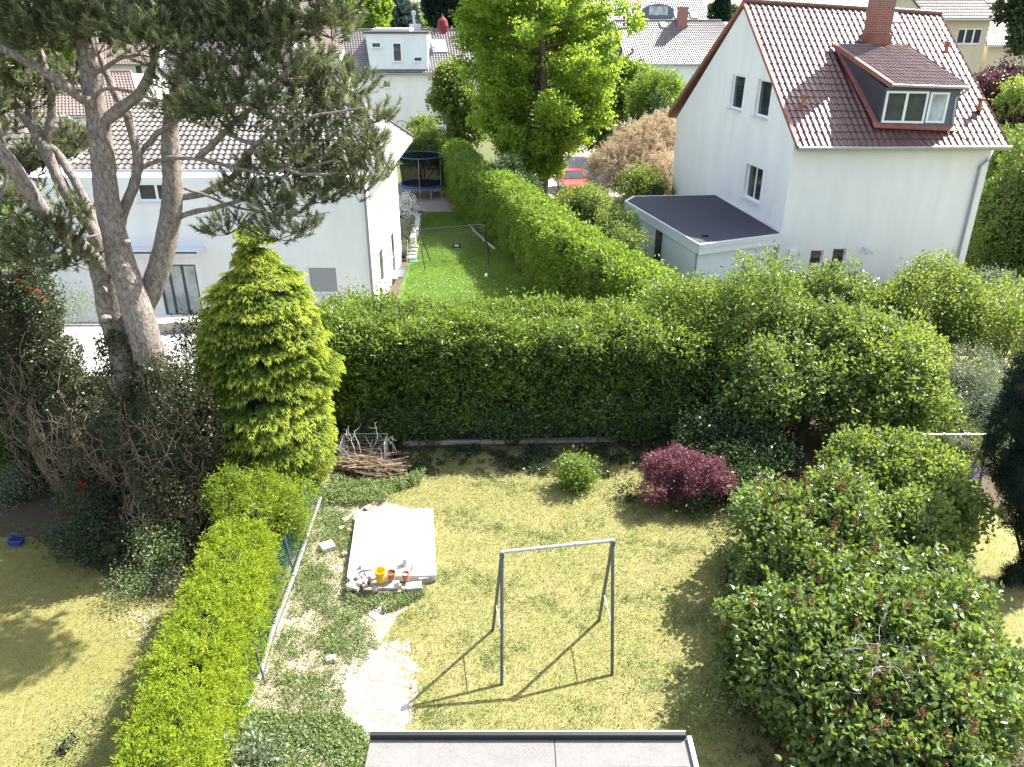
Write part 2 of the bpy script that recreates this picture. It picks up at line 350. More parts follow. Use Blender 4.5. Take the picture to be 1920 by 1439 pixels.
# ================================================================ GROUND
def sheet(name, pts, z, mat, jag=0.0, step=.35):
    P = [A3(p)[:2] for p in pts]; out = []
    for i in range(len(P)):
        a, b = P[i], P[(i + 1) % len(P)]; L = np.linalg.norm(b - a); k = max(1, int(L / step)) if jag else 1
        for t in range(k):
            q = a + (b - a) * t / k
            if jag: q = q + jag * np.array([lump([[q[0] * 3, q[1] * 3, 0]], 1)[0], lump([[q[0] * 3, q[1] * 3, 9]], 1)[0]])
            out.append(q)
    me = bpy.data.meshes.new(name); o = np.mean(out, 0)
    me.from_pydata([(q[0] - o[0], q[1] - o[1], 0) for q in out], [], [list(range(len(out)))]); me.update()
    if me.polygons[0].normal.z < 0: me.flip_normals()
    me.materials.append(mat); ob = bpy.data.objects.new(name, me); COL.objects.link(ob); ob.location = (o[0], o[1], z); ob['kind'] = 'structure'; return ob
sheet('ground', [(-900, -60), (900, -60), (900, 1800), (-900, 1800)], 0, M['ground'])
def GP(*l, z=0): return [G(x, y, z) for x, y in l]
sheet('garden_bed', [(-5.0, 5), (9.5, 5), (13, 14), (15, 24), (9, 26), (-1, 22.2), (-6, 22.2), (-7.5, 17)], .004, M['soil'])
sheet('garden_bed', [(-.5, 19.6), (4.5, 19.6), (5.2, 17.2), (4.4, 12), (4.2, 6), (9.4, 6), (12.8, 14), (14.5, 23.5), (9, 25.5), (4, 22), (-5.5, 21.9), (-5.0, 18.6), (-2.8, 18.9)], .008, M['darksoil'], .06)
mylawn = GP((725, 905), (728, 945), (790, 956), (790, 1000), (790, 1110), (745, 1160), (712, 1210), (770, 1290), (760, 1380)) + [A3(-1.6, 6.5, 0), A3(5.4, 6.5, 0)] + GP((1500, 1390), (1450, 1290), (1430, 1180), (1390, 1080), (1450, 1000), (1400, 960), (1310, 905), (1240, 850), (1100, 836), (900, 838), (790, 845))
sheet('lawn', mylawn, .012, M['lawn'], .13, .22)
sheet('lawn', [(8.2, 11.5), (8.0, 14), (8.4, 17.5), (12.5, 17.8), (14, 12.5), (11, 10.5)], .012, M['lawn'], .08)
sheet('sand_patch', GP((600, 1300), (690, 1190), (765, 1210), (785, 1300), (760, 1370), (700, 1410), (600, 1370)), .016, M['sand'], .2, .2)
sheet('sand_patch', GP((687, 1135), (720, 1128), (737, 1140), (722, 1160), (705, 1166), (690, 1155)), .02, M['sand'], .03, .15)
sheet('lawn', [(-5.6, 5), (-5.9, 14.5), (-8.2, 15.8), (-11, 17.5), (-20, 18), (-20, 5)], .006, M['lawn_left'])
sheet('garden_bed', [(-6.6, 13), (-7.4, 14.2), (-8.6, 14.2), (-9.6, 15.0), (-12, 16.4), (-20, 17), (-20, 24), (-6, 24), (-5.6, 15)], .010, M['darksoil'], .08)
sheet('lawn', [(-5.1, 23.5), (-5.15, 36), (-5.5, 46), (-5.6, 51.5), (-2.8, 51.5), (-.6, 42.7), (1.6, 33.5), (3.5, 26), (3.5, 23.5)], .006, M['lawn_far'], .05)
sheet('gravel_bed', [(-8, 51.3), (-2.8, 51.3), (-3.9, 60), (-10, 60)], .010, M['gravel'])
sheet('garden_bed', [(-5.7, 31), (-5.2, 31), (-5.55, 46), (-5.65, 51.5), (-8, 51.5), (-8, 41), (-5.7, 40.6)], .010, M['darksoil'])
sheet('driveway', [(3.2, 40), (6.3, 40), (8.5, 60), (9, 95), (3, 95), (2.4, 60)], .008, M['paving'])
sheet('garden_bed', [(6.4, 38), (10.5, 44), (12, 70), (9.2, 70), (8.4, 58)], .012, M['darksoil'])
sheet('lawn', [(10, 25), (40, 24), (60, 50), (23, 50), (21.5, 36), (11, 35)], .006, M['lawn_left'])
sheet('terrace', [(-24, 27.5), (-5.4, 27.5), (-5.0, 31.4), (-24, 31.4)], .014, M['paving'])
sheet('lawn', [(-40, 27), (-19.6, 27), (-19.6, 45), (-40, 45)], .01, M['lawn_far'])

# ================================================================ BUILDINGS
def norm_o(v): return nrm(A3(v))
def body(name, q, z1, r1, r2, mat, parent, holes=()):
    """closed gabled prism: q = A,B,C,D (front AB), ridge ends r1 (side DA), r2 (side BC); holes are recess boxes cut with a boolean"""
    A_, B_, C_, D_ = [A3(*p[:2], 0) for p in q]; up = A3(0, 0, 1)
    z1 = (z1,) * 4 if np.isscalar(z1) else z1
    V = [A_, B_, C_, D_] + [p + up * z for p, z in zip((A_, B_, C_, D_), z1)] + [A3(r1), A3(r2)]
    F = [(0, 3, 2, 1), (0, 1, 5, 4), (2, 3, 7, 6), (1, 2, 6, 9, 5), (3, 0, 4, 8, 7), (4, 5, 9, 8), (6, 7, 8, 9)]
    me = bpy.data.meshes.new(name); me.from_pydata([tuple(v) for v in V], [], F); me.update()
    ob = bpy.data.objects.new(name, me); COL.objects.link(ob); cut = []
    for (o, a, b, c) in holes:
        hb = MB().obox(o, a, b, c).build('cut', mat, origin=(0, 0, 0)); cut.append(hb)
        m = ob.modifiers.new('b', 'BOOLEAN'); m.operation = 'DIFFERENCE'; m.object = hb; m.solver = 'EXACT'
    dg = bpy.context.evaluated_depsgraph_get(); dg.update()
    ne = bpy.data.meshes.new_from_object(ob.evaluated_get(dg)); bpy.data.objects.remove(ob)
    for h in cut: bpy.data.objects.remove(h)
    ne.name = name; o = ORG[parent.name]; ne.transform(__import__('mathutils').Matrix.Translation(-Vector(o)))
    ne.materials.clear(); ne.materials.append(mat)
    ob = bpy.data.objects.new(name, ne); COL.objects.link(ob); ob.parent = parent; ORG[ob.name] = o; return ob
def winspec(P0, n, l, r, t, b):
    """window rectangle on a wall plane from the four mid-edge image points"""
    P0 = A3(P0); n = norm_o(n); u = nrm(np.cross(A3(0, 0, 1), n))
    L, R_, T, B = [HP(*p, P0, n) for p in (l, r, t, b)]
    a, c = np.dot(L - P0, u), np.dot(R_ - P0, u)
    return dict(P0=P0, n=n, u=u, u0=min(a, c), u1=max(a, c), z0=B[2], z1=T[2])
def hole(wd, d=.2): 
    o = wd['P0'] + wd['u'] * wd['u0'] - wd['n'] * d; o = A3(o[0], o[1], wd['z0'])
    return (o, wd['u'] * (wd['u1'] - wd['u0']), wd['n'] * (d + .3), A3(0, 0, wd['z1'] - wd['z0']))
def window(parent, wd, d=.16, panes=1, fr=.07, sill=True, gl='glass', frame='pvc', splits=None, name='window', lab=None, sillmat='sill'):
    u, n = wd['u'], wd['n']; W = wd['u1'] - wd['u0']; H = wd['z1'] - wd['z0']
    o = wd['P0'] + u * wd['u0'] - n * d; o = A3(o[0], o[1], wd['z0']); z = A3(0, 0, 1); m = MB(); g = MB()
    t = n * .055
    m.obox(o, u * W, t, z * fr).obox(o + z * (H - fr), u * W, t, z * fr)
    m.obox(o + z * fr, u * fr, t, z * (H - 2 * fr)).obox(o + z * fr + u * (W - fr), u * fr, t, z * (H - 2 * fr))
    sp = [0] + (splits or [k / panes for k in range(1, panes)]) + [1]
    for s_ in sp[1:-1]: m.obox(o + z * fr + u * (W * s_ - fr * .6), u * fr * 1.2, t * .9, z * (H - 2 * fr))
    f = m.build(name, M[frame], parent)
    if lab: f['label'] = lab
    for k in range(len(sp) - 1):
        a, b = sp[k] * W + fr * .5, sp[k + 1] * W - fr * .5
        g = MB().obox(o + z * fr * .6 + u * a + n * .008, u * (b - a), n * .018, z * (H - 1.2 * fr)); g.build('pane', M[gl], f)
    if sill: MB().obox(o - z * .05 - u * .05 + n * .03, u * (W + .1), n * (d + .05), z * .045).build('sill', M[sillmat], f)
    return f
def tiled(mb, eL, eR, rR, rL, nc, nr, amp=.035, step=.025, seg=6, a=None, flat=False):
    eL, eR, rR, rL = map(A3, (eL, eR, rR, rL)); n = nrm(np.cross(eR - eL, rL - eL))
    if n[2] < 0: n = -n
    U = np.linspace(0, nc, nc * seg + 1); fu = U % 1; cu = np.floor(np.minimum((U[:-1] + U[1:]) / 2, nc - .01)).astype(int)
    wave = amp * (0 if flat else 1) * (np.clip(np.cos(2 * np.pi * fu), -.6, 1) + .25 * np.sin(2 * np.pi * fu)); tone = np.clip(rng.normal(size=(nr + 1, nc + 1)) * .22 + .5, 0, 1); su = (U / nc)[:, None]
    jit_ = rng.normal(size=(nr + 1, nc + 1)) * .003; prev = None
    for r in range(nr):
        rows = []
        for f in (0., .5, 1.):
            sv = (r + f) / nr; h = wave + step * (1 - f) + np.append(jit_[r][cu], 0)
            rows.append(eL * (1 - su) * (1 - sv) + eR * su * (1 - sv) + rR * su * sv + rL * (1 - su) * sv + n * h[:, None])
        C_ = len(U); i = np.arange(2)[:, None] * C_; j = np.arange(C_ - 1)[None]
        Q = np.stack([i + j, i + j + 1, i + C_ + j + 1, i + C_ + j], -1).reshape(-1, 4); mb.add(np.concatenate(rows), Q, a=np.tile(tone[r][cu], 2))
        if prev is not None: mb.add(np.concatenate([prev, rows[0]]), Q[:C_ - 1], a=tone[r][cu])
        prev = rows[2]
    return mb
def ridgeline(mb, a, b, r=.11, n=None):
    a, b = A3(a), A3(b); L = np.linalg.norm(b - a); n = n or max(3, int(L / .38)); d = (b - a) / n
    for k in range(n): mb.tube([a + d * k, a + d * (k + 1.06)], [r, r * .86], 8)
    return mb
def gutter(mb, a, b, r=.07):
    return mb.tube([a, b], r, 8)
# ---- right house
HA, HB = A3(12.43, 36.36, 0), A3(20.88, 35.79, 0); gd = nrm(A3(-.17, .985, 0)); HD = HA + gd * 14.4; HC = HB + gd * 14.4
ud = nrm(HB - HA); fn = nrm(np.cross(ud, A3(0, 0, 1))); gn = nrm(np.cross(A3(0, 0, 1), gd)) * 1.0
if gn[0] > 0: gn = -gn
if fn[1] > 0: fn = -fn
rh = thing('house', 'tall white rendered house with brown-red tiled gable roof, brick chimney and dormer, at the right', 'house', HA)
midY = (HA + HD) / 2
RL = D(1394, 4, midY[1]); RR = D(1764, 28, midY[1] - .4)
EL = D(1497, 276, 35.85); ER = D(1893, 274, 35.1)
ELb = HP(1254, 213, HA + gn * .22, gn)
WL = [winspec(HA, gn, (1366, 180), (1389, 180), (1379, 141), (1372, 205)),
      winspec(HA, gn, (1413, 190), (1441, 190), (1431, 151), (1422, 220)),
      winspec(HA, gn, (1393, 345), (1426, 345), (1411, 312), (1408, 378))]
WB = [winspec(HA, fn, (1518, 485), (1542, 485), (1532, 470), (1530, 498)), winspec(HA, fn, (1560, 481), (1585, 481), (1575, 467), (1571, 497))]
rw1 = A3(RL) + A3(0.06, 0, -.24); rw2 = A3(RR) + A3(-.35, 0, -.24)
_n = nrm(np.cross(ER - EL, RL - EL)); zE = EL[2] - (np.dot(_n[:2], (HA - EL)[:2])) / _n[2] - .24
_m = nrm(np.cross(ER - EL, RR - ER)); zF = ER[2] - (np.dot(_m[:2], (HB - ER)[:2])) / _m[2] - .34
walls = body('wall', (HA, HB, HC, HD), (zE, zF, 5.6, ELb[2] - .1), rw1, rw2, M['white'], rh, [hole(x, .34) for x in WL] + [hole(x) for x in WB])
for x in WL: window(rh, x, .29, 1, .085, splits=[.46] if x is WL[2] else None)
for x in WB:
    f = window(rh, x, .17, 1, .06, lab='small cellar window with two iron bars')
    o = x['P0'] + x['u'] * x['u0']; 
    for k in (.33, .72):
        p = A3(o[0], o[1], x['z0'] + (x['z1'] - x['z0']) * k) - x['n'] * .02
        MB().tube([p, p + x['u'] * (x['u1'] - x['u0'])], .012, 6).build('bar', M['black'], f)
nf = nrm(np.cross(ER - EL, RL - EL)); nf = nf if nf[2] > 0 else -nf
tm = MB(); tiled(tm, EL, ER, RR, RL, 34, 22, .03, .03)
roof = tm.build('roof', M['tile_red'], rh, smooth=True)
sl_ = MB().slab([EL - nf * .05, ER - nf * .05, RR - nf * .05, RL - nf * .05], .16)
ERb = ELb + (ER - EL) * 1.0
pb = [ELb - A3(0, 0, .05), RL - A3(0, 0, .05), RR - A3(0, 0, .05), ERb - A3(0, 0, .05)]
sl_.hexa([p - A3(0, 0, .22) for p in pb], pb); sl_.build('roof_underside', M['woodb'], roof)
nb = nrm(np.cross(RL - ELb, RR - RL)); tb = MB(); tiled(tb, ERb, ELb, RL, RR, 34, 24, .04, .03, 4); tb.build('rear_tiles', M['tile_red'], roof, smooth=True)
vb = MB()
for k in range(24):
    a = ELb + (RL - ELb) * k / 24; b = ELb + (RL - ELb) * (k + 1.15) / 24
    vb.obox(a - ud * .05 + A3(0, 0, -.2), b - a, ud * .16, A3(0, 0, .24))
for k in range(22):
    a = EL + (RL - EL) * k / 22; b = EL + (RL - EL) * (k + 1.12) / 22
    vb.obox(a - ud * .05 - nf * .14, b - a, ud * .14, nf * .19)
vb.build('verge_tiles', M['lead'], roof)
ridgeline(MB(), RL + A3(0, 0, .05), RR + A3(0, 0, .05), .13).build('ridge', M['ridge'], roof, smooth=True)
gm = MB(); gutter(gm, EL + A3(0, -.08, -.06), ER + A3(.05, -.08, -.06), .075)
gm.obox(EL + A3(0, .0, -.2), ER - EL, A3(0, .1, 0), A3(0, 0, .16)); gm.build('gutter', M['zinc'], rh, smooth=False)
dp = [G(1862, 281, 6.0), HP(1853, 300, HB + fn * .15, fn), HP(1838, 312, HB + fn * .09, fn)]
dn = dp[-1].copy(); dn[2] = 0.1
MB().tube(dp + [dn], .062, 10).build('downpipe', M['pipe'], rh, smooth=True)
# dormer
def onroof(x, y): return HP(x, y, EL, nf)
dTL, dTR = onroof(1562, 82), onroof(1700, 84)
fBL, fBR = onroof(1648, 234), onroof(1786, 240)
Yf = (fBL[1] + fBR[1]) / 2
dBL, dBR = D(1672, 158, fBL[1] - .35), D(1818, 163, fBR[1] - .35)
dm = MB(); tiled(dm, dBL, dBR, dTR, dTL, 20, 13, .032, .022); 
fTL = A3(fBL[0], fBL[1], D(1665, 165, fBL[1])[2]); fTR = A3(fBR[0], fBR[1], D(1800, 168, fBR[1])[2])
db = MB(); db.add([fBL, fBR, fTR, fTL, fBL + gd * 2.6 , fBR + gd * 2.6, A3(*(dTR - A3(0, 0, .12))), A3(*(dTL - A3(0, 0, .12)))], [[0, 1, 2, 3], [2, 6, 7, 3]], [[0, 3, 7], [1, 6, 2]])
dorm = db.build('dormer', M['slate'], rh)
dm.build('dormer_roof', M['tile_dormer'], dorm, smooth=True)
us = MB().slab([dBL - A3(0, 0, .04), dBR - A3(0, 0, .04), dTR - A3(0, 0, .04), dTL - A3(0, 0, .04)], .12); us.build('dormer_soffit', M['woodb'], dorm)
vg = MB()
for k in range(13):
    a = dBL + (dTL - dBL) * k / 13; b = dBL + (dTL - dBL) * (k + 1.1) / 13
    vg.obox(a - ud * .06 - A3(0, 0, .15), b - a, ud * .14, A3(0, 0, .2))
vg.build('dormer_verge', M['lead'], dorm)
MB().tube([dBL + A3(0, -.06, -.05), dBR + A3(0, -.06, -.05)], .06, 8).build('dormer_gutter', M['zinc'], dorm)
pz = dBR + A3(-.05, -.06, -.1); MB().tube([pz, D(1806, 176, fBR[1] - .1), D(1793, 185, fBR[1] - .06), D(1786, 235, fBR[1] - .06)], .05, 8).build('dormer_downpipe', M['zinc'], dorm, smooth=True)
fdn = nrm(np.cross(fBR - fBL, A3(0, 0, 1))); fdn = fdn if fdn[1] < 0 else -fdn
fr_ = MB().obox(fBL + fdn * .01, fBR - fBL, fdn * .05, fTL - fBL); fr_.build('dormer_front', M['slate_blue'], dorm)
Pd = fBL + fdn * .17
for (l, r, t, b, sp) in (((1659, 200), (1738, 203), (1702, 172), (1697, 232), [.5]), ((1741, 203), (1777, 203), (1762, 174), (1757, 232), None)):
    wd = winspec(Pd, fdn, l, r, t, b); window(dorm, wd, .10, 1, .09, sill=False, splits=sp, gl='glass' if sp else 'glass_light')
fl = MB(); up_ = nrm(RL - EL)
fl.obox(fBL - ud * .3 - up_ * .28 + nf * .05, (fBR - fBL) + ud * .35, up_ * .3, nf * .04)
e_ = dTL - (fBL - ud * .18); fl.obox(fBL - ud * .26 + nf * .05, e_, ud * .22, nf * .05); fl.build('flashing', M['lead'], dorm)
# chimney
cc = onroof(1652, 80); cb = MB()
cx, cy = ud, nrm(A3(gd))
base = cc - cx * .42 - cy * .1 - A3(0, 0, .8)
cb.obox(base, cx * .72, cy * .95, A3(0, 0, 4.6)); chim = cb.build('chimney', M['brick'], rh)
MB().obox(base - cx * .07 - cy * .07, cx * .86, cy * 1.09, A3(0, 0, 1.15)).build('chimney_skirt', M['lead'], chim)
for (x, y) in ((1507, 196), (1774, 97), (1836, 203)):
    p = onroof(x, y); MB().lathe(p - A3(0, 0, .1), [(.0, 0), (.16, 0), (.13, .12), (.09, .16), (.09, .42), (.15, .44), (.15, .5), (0, .53)], 14).build('vent_pipe', M['terra'], rh, smooth=True)
sk = onroof(1676, 47); MB().slab([sk - ud * .35 + nf * .14, sk + ud * .35 + nf * .14, sk + ud * .35 + up_ * .7 + nf * .14, sk - ud * .35 + up_ * .7 + nf * .14], .1).build('skylight', M['skyglass'], rh)
p = HP(1486, 474, HA + fn * .06, fn); MB().box(p, (.3, .1, .26), math.atan2(ud[1], ud[0])).build('wall_box', M['pvc'], rh, bevel=.02)
p = HP(1622, 466, HA + fn * .05, fn); lm = MB().lathe(p - A3(0, .05, .05), [(0, 0), (.09, 0), (.09, .1), (0, .1)], 10).tube([p, p + fn * .25 + ud * .15], .025, 6)
lm.tube([p + fn * .22 - ud * .02, p + fn * .35 - A3(0, 0, .16)], [.05, .09], 10).tube([p + fn * .22 + ud * .1, p + fn * .38 + ud * .28 - A3(0, 0, .12)], [.05, .09], 10); lm.build('floodlight', M['sill'], rh)
# annexe (flat roofed porch)
q = [G(1172, 378, 2.6), G(1312, 460, 2.6), G(1457, 440, 2.6), G(1294, 366, 2.6)]
q[2] = q[2] + ud * .25; q[3] = q[3] + ud * 1.4; q.insert(0, None); q[0] = G(1188, 369, 2.6); q = [q[1], q[2], q[3], q[4], q[0]]
an = thing('annexe', 'flat dark-roofed garage annexe built against the gable of the brown-red roofed house', 'annexe', A3(q[1][0], q[1][1], 0))
def ngon_prism(P, z0, z1):
    m = MB(); n = len(P); V = [A3(p[0], p[1], z0) for p in P] + [A3(p[0], p[1], z1) for p in P]
    m.add(V, [[i, (i + 1) % n, n + (i + 1) % n, n + i] for i in range(n)], [[n, n + i, n + i + 1] for i in range(1, n - 1)] + [[0, i + 1, i] for i in range(1, n - 1)]); return m
cen = np.mean(q, 0)
def inset(P, d):
    return [p + nrm(A3(cen[0] - p[0], cen[1] - p[1], 0)) * d for p in P]
iw = inset(q, .35)
ngon_prism(iw, 0, 2.15).build('wall', M['annexe'], an)
ngon_prism(q, 2.15, 2.56).build('fascia', M['fascia'], an)
ngon_prism(inset(q, .0) and [p + nrm(A3(p[0] - cen[0], p[1] - cen[1], 0)) * .04 for p in q], 2.42, 2.62).build('roof_edge', M['sill'], an)
ngon_prism(inset(q, .14), 2.3, 2.63).build('roof', M['felt_dark'], an)
g1 = nrm(q[0] - q[1]); nl = nrm(np.cross(g1, A3(0, 0, 1))); nl = nl if nl[0] < 0 else -nl
def onan(x, y): return HP(x, y, iw[1], nl)
a, b = onan(1228, 480), onan(1242, 482)
MB().obox(A3(a[0], a[1], 0) + nl * .004, A3(b[0] - a[0], b[1] - a[1], 0) * .7, nl * .05, A3(0, 0, 2.1)).build('door', M['black'], an)
for (x, y) in ((1196, 420), (1193.5, 448), (1190.5, 475)):
    c = onan(x, y); MB().obox(c - g1 * .14 - A3(0, 0, .14) + nl * .004, g1 * .28, nl * .02, A3(0, 0, .28)).build('glass_block', M['blind'], an)
p = iw[1] + nl * .06 + fn * .08; MB().tube([A3(p[0], p[1], .05), A3(p[0], p[1], 2.2)], .05, 8).build('downpipe', M['pipe'], an, smooth=True)
for i, (x, y) in enumerate(((1322, 444),)):
    c = G(x, y, 2.63); MB().box(c + A3(0, 0, .04), (.25, .2, .1)).build('roof_drain', M['black'], an)

# ---- left house
LA, LB = A3(-19.3, 31.45, 0), A3(-5.72, 31.45, 0); LC, LD = A3(-5.72, 40.4, 0), A3(-19.3, 40.4, 0)
lh = thing('house', 'white house behind the big pine with a low tiled hip roof and canopied glass door', 'house', LA)
fN = A3(0, -1, 0)
W1 = winspec(LA, fN, (256, 362), (327, 362), (290, 345), (290, 379))
W2 = winspec(LA, fN, (300, 535), (372, 535), (340, 497), (345, 592))
W3 = winspec(LA, fN, (577, 527), (634, 527), (605, 501), (605, 552))
W4 = winspec(LA, fN, (430, 372), (470, 372), (450, 357), (450, 384))
ez = 6.1
eaL, eaR = G(130, 318, ez), G(735, 326, ez); ebR = G(776, 238, ez); 
eaR = A3(-4.95, eaL[1], ez); ebR = A3(-4.95, 41.2, ez); ebL = A3(eaL[0], 41.2, ez)
rdL = D(243, 190, 36.2); rdR = D(684, 203, 36.0); rdL[2] = rdR[2] = (rdL[2] + rdR[2]) / 2
me_b = MB().hexa([LA, LB, LC, LD], [p + A3(0, 0, 6.0) for p in (LA, LB, LC, LD)])
def cutbody(mb, holes, name, mat, parent):
    ob = mb.build(name, mat, origin=(0, 0, 0)); cut = []
    for h in holes:
        hb = MB().obox(*h).build('cut', mat, origin=(0, 0, 0)); cut.append(hb)
        m = ob.modifiers.new('b', 'BOOLEAN'); m.object = hb; m.solver = 'EXACT'
    dg = bpy.context.evaluated_depsgraph_get(); dg.update(); ne = bpy.data.meshes.new_from_object(ob.evaluated_get(dg)); bpy.data.objects.remove(ob)
    for h in cut: bpy.data.objects.remove(h)
    o = ORG[parent.name]; ne.transform(__import__('mathutils').Matrix.Translation(-Vector(o))); ne.materials.clear(); ne.materials.append(mat)
    ob = bpy.data.objects.new(name, ne); COL.objects.link(ob); ob.parent = parent; ORG[ob.name] = o; return ob
cutbody(me_b, [hole(x) for x in (W1, W2, W3, W4)], 'wall', M['white'], lh)
window(lh, W1, .15, 2, .08); window(lh, W4, .15, 2, .08); window(lh, W3, .12, 1, .07, gl='blind', lab='window closed by a grey roller blind')
W2['z0'] = .25
window(lh, W2, .14, 3, .09, frame='darkframe', name='glass_door', gl='glass_light', sill=False, splits=[.28, .62], lab='dark framed glass door under the canopy')
t = MB(); tiled(t, eaL, eaR, rdR, rdL, 46, 14, .035, .04); 
lr = t.build('roof', M['tile_tan'], lh, smooth=True)
t = MB(); tiled(t, eaR, ebR, rdR + A3(0, .3, 0), rdR, 5, 7, .02, .03, 3, flat=True); t.build('hip_sheeting', M['tile_flat'], lr)
t = MB(); tiled(t, ebR, ebL, rdL, rdR, 30, 10, .04, .03, 3); t.build('rear_tiles', M['tile_tan'], lr, smooth=True)
t = MB(); tiled(t, ebL, eaL, rdL, rdL + A3(0, .3, 0), 5, 7, .03, .03, 3, flat=True); t.build('hip_sheeting', M['tile_flat'], lr)
t = MB().hexa([A3(*p[:2], ez - .16) for p in (eaL, eaR, ebR, ebL)], [A3(*p[:2], ez - .02) for p in (eaL, eaR, ebR, ebL)]); t.build('soffit', M['white'], lr)
ridgeline(MB(), rdL, rdR, .12).build('ridge', M['tile_tan'], lr, smooth=True)
hp = MB(); ridgeline(hp, eaR + A3(0, 0, .05), rdR, .1); ridgeline(hp, ebR + A3(0, 0, .05), rdR, .1); hp.build('hip_ridge', M['tile_grey'], lr, smooth=True)
MB().tube([eaL + A3(0, -.08, -.05), eaR + A3(0, -.08, -.05)], .075, 8).build('gutter', M['zinc'], lh)
p = D(688, 420, 31.3); MB().tube([A3(p[0] - .15, 31.1, 6.0), A3(p[0], 31.36, 5.5), A3(p[0], 31.36, .1)], .06, 8).build('downpipe', M['pipe'], lh, smooth=True)
# canopy over the door
cz = D(312, 470, 31.0)[2]; cL, cR = D(238, 480, 31.2)[0], D(383, 480, 31.2)[0]
c_ = MB().obox(A3(cL, 30.45, cz - .1), A3(cR - cL, 0, 0), A3(0, .99, 0), A3(0, 0, .12)); c_ = c_.build('canopy', M['sill'], lh)
MB().obox(A3(cL - .01, 30.43, cz + .022), A3(cR - cL + .02, 0, 0), A3(0, .06, 0), A3(0, 0, .05)).build('canopy_edge', M['black'], c_)
# side wall windows of the left house
for (y0, y1, z0, z1) in ((33.0, 34.1, 1.0, 2.6), (36.6, 37.6, .3, 2.4)):
    wd = dict(P0=LB + A3(.17, 0, 0), n=A3(1, 0, 0), u=A3(0, 1, 0), u0=y0 - LB[1], u1=y1 - LB[1], z0=z0, z1=z1); window(lh, wd, .15, 1, .08)
# balcony window far left
W5 = winspec(A3(-24, 33, 0), fN, (2, 350), (48, 350), (25, 325), (25, 385))
sw = thing('house_wing', 'white side wing with a balcony window left of the pine', 'house wing', (-25, 33, 0))
cutbody(MB().hexa([A3(-34, 33, 0), A3(-19.8, 33, 0), A3(-19.8, 40, 0), A3(-34, 40, 0)], [A3(-34, 33, 5.5), A3(-19.8, 33, 5.5), A3(-19.8, 40, 5.5), A3(-34, 40, 5.5)]), [hole(W5)], 'wall', M['white'], sw)
window(sw, W5, .15, 2, .08)
t = MB(); tiled(t, A3(-34.5, 32.4, 5.5), A3(-19.4, 32.4, 5.5), A3(-19.4, 36.5, 7.6), A3(-34.5, 36.5, 7.6), 40, 12, .04, .03, 4); t.slab([A3(-34.5, 40.6, 5.5), A3(-34.5, 36.5, 7.6), A3(-19.4, 36.5, 7.6), A3(-19.4, 40.6, 5.5)][::-1], .1); t.build('roof', M['tile_tan'], sw, smooth=True)
# ---- garage with flat pale roof by the pine
gz = 2.5
P_ = [G(115, 612, gz), G(205, 604, gz), G(335, 578, gz), G(400, 575, gz), G(420, 640, gz), G(360, 690, gz), G(200, 700, gz), G(60, 700, gz), G(-60, 700, gz), G(-60, 628, gz)]
gx = thing('garage', 'low garage with weathered pale flat roof behind the ivy thicket', 'garage', G(200, 700, 0))
x0, x1, y0, y1 = G(-90, 620, gz)[0], G(410, 600, gz)[0], G(300, 706, gz)[1], G(300, 612, gz)[1]
MB().hexa([A3(x0, y0 + .2, 0), A3(x1 - .2, y0 + .2, 0), A3(x1 - .2, y1 - .2, 0), A3(x0, y1 - .2, 0)], [A3(x0, y0 + .2, gz - .2), A3(x1 - .2, y0 + .2, gz - .2), A3(x1 - .2, y1 - .2, gz - .2), A3(x0, y1 - .2, gz - .2)]).build('wall', M['white'], gx)
MB().obox(A3(x0 - .1, y0, gz - .2), A3(x1 - x0 + .1, 0, 0), A3(0, y1 - y0, 0), A3(0, 0, .2)).build('roof', M['concrete'], gx, bevel=.02)
a, b = G(205, 604, gz), G(118, 612, gz); MB().obox(A3(x0, y1 - .04, gz - .1), A3(x1 - x0 - 1.5, 0, 0), A3(0, .06, 0), A3(0, 0, .16)).build('roof_edge', M['pipe'], gx)
a = G(302, 590, gz + .15); MB().obox(A3(a[0], y1 - .8, gz + .01), A3(2.6, .4, 0), A3(-.1, .5, 0), A3(0, 0, .35)).build('roof_kerb', M['stone'], gx)

# ---- shed roof at the bottom edge
sh = thing('shed', 'garden shed with grey felt flat roof and black edge at the bottom of the picture', 'shed', (.2, 7.4, 0))
s0, s1 = G(694, 1382, 2.3), G(1290, 1376, 2.3); y_ = 8.42
MB().hexa([A3(s0[0] + .15, 5.3, 0), A3(s1[0] - .15, 5.3, 0), A3(s1[0] - .15, y_ - .15, 0), A3(s0[0] + .15, y_ - .15, 0)], [A3(s0[0] + .15, 5.3, 2.15), A3(s1[0] - .15, 5.3, 2.15), A3(s1[0] - .15, y_ - .15, 2.15), A3(s0[0] + .15, y_ - .15, 2.15)]).build('wall', M['stick'], sh)
MB().obox(A3(s0[0], 5, 2.12), A3(s1[0] - s0[0], 0, 0), A3(0, y_ - 5, 0), A3(0, 0, .12)).build('roof', M['felt'], sh)
MB().obox(A3(s0[0] + .0, y_ - .02, 2.1), A3(s1[0] - s0[0] - .05, 0, 0), A3(0, .06, 0), A3(0, 0, .24)).build('roof_upstand', M['black'], sh)
MB().obox(A3(s0[0] - .01, y_ + .045, 2.08), A3(s1[0] - s0[0] - .03, 0, 0), A3(0, .015, 0), A3(0, 0, .265)).build('edge_trim', M['sill'], sh)
t = MB().obox(A3(s1[0] - .02, 5, 2.1), A3(.06, 0, 0), A3(0, y_ - 5, 0), A3(0, 0, .2)); t.build('side_trim', M['sill'], sh)
t = MB()
for x in (.62,): t.obox(A3(x, 5, 2.241), A3(.012, 0, 0), A3(0, y_ - 5.03, 0), A3(0, 0, .006))
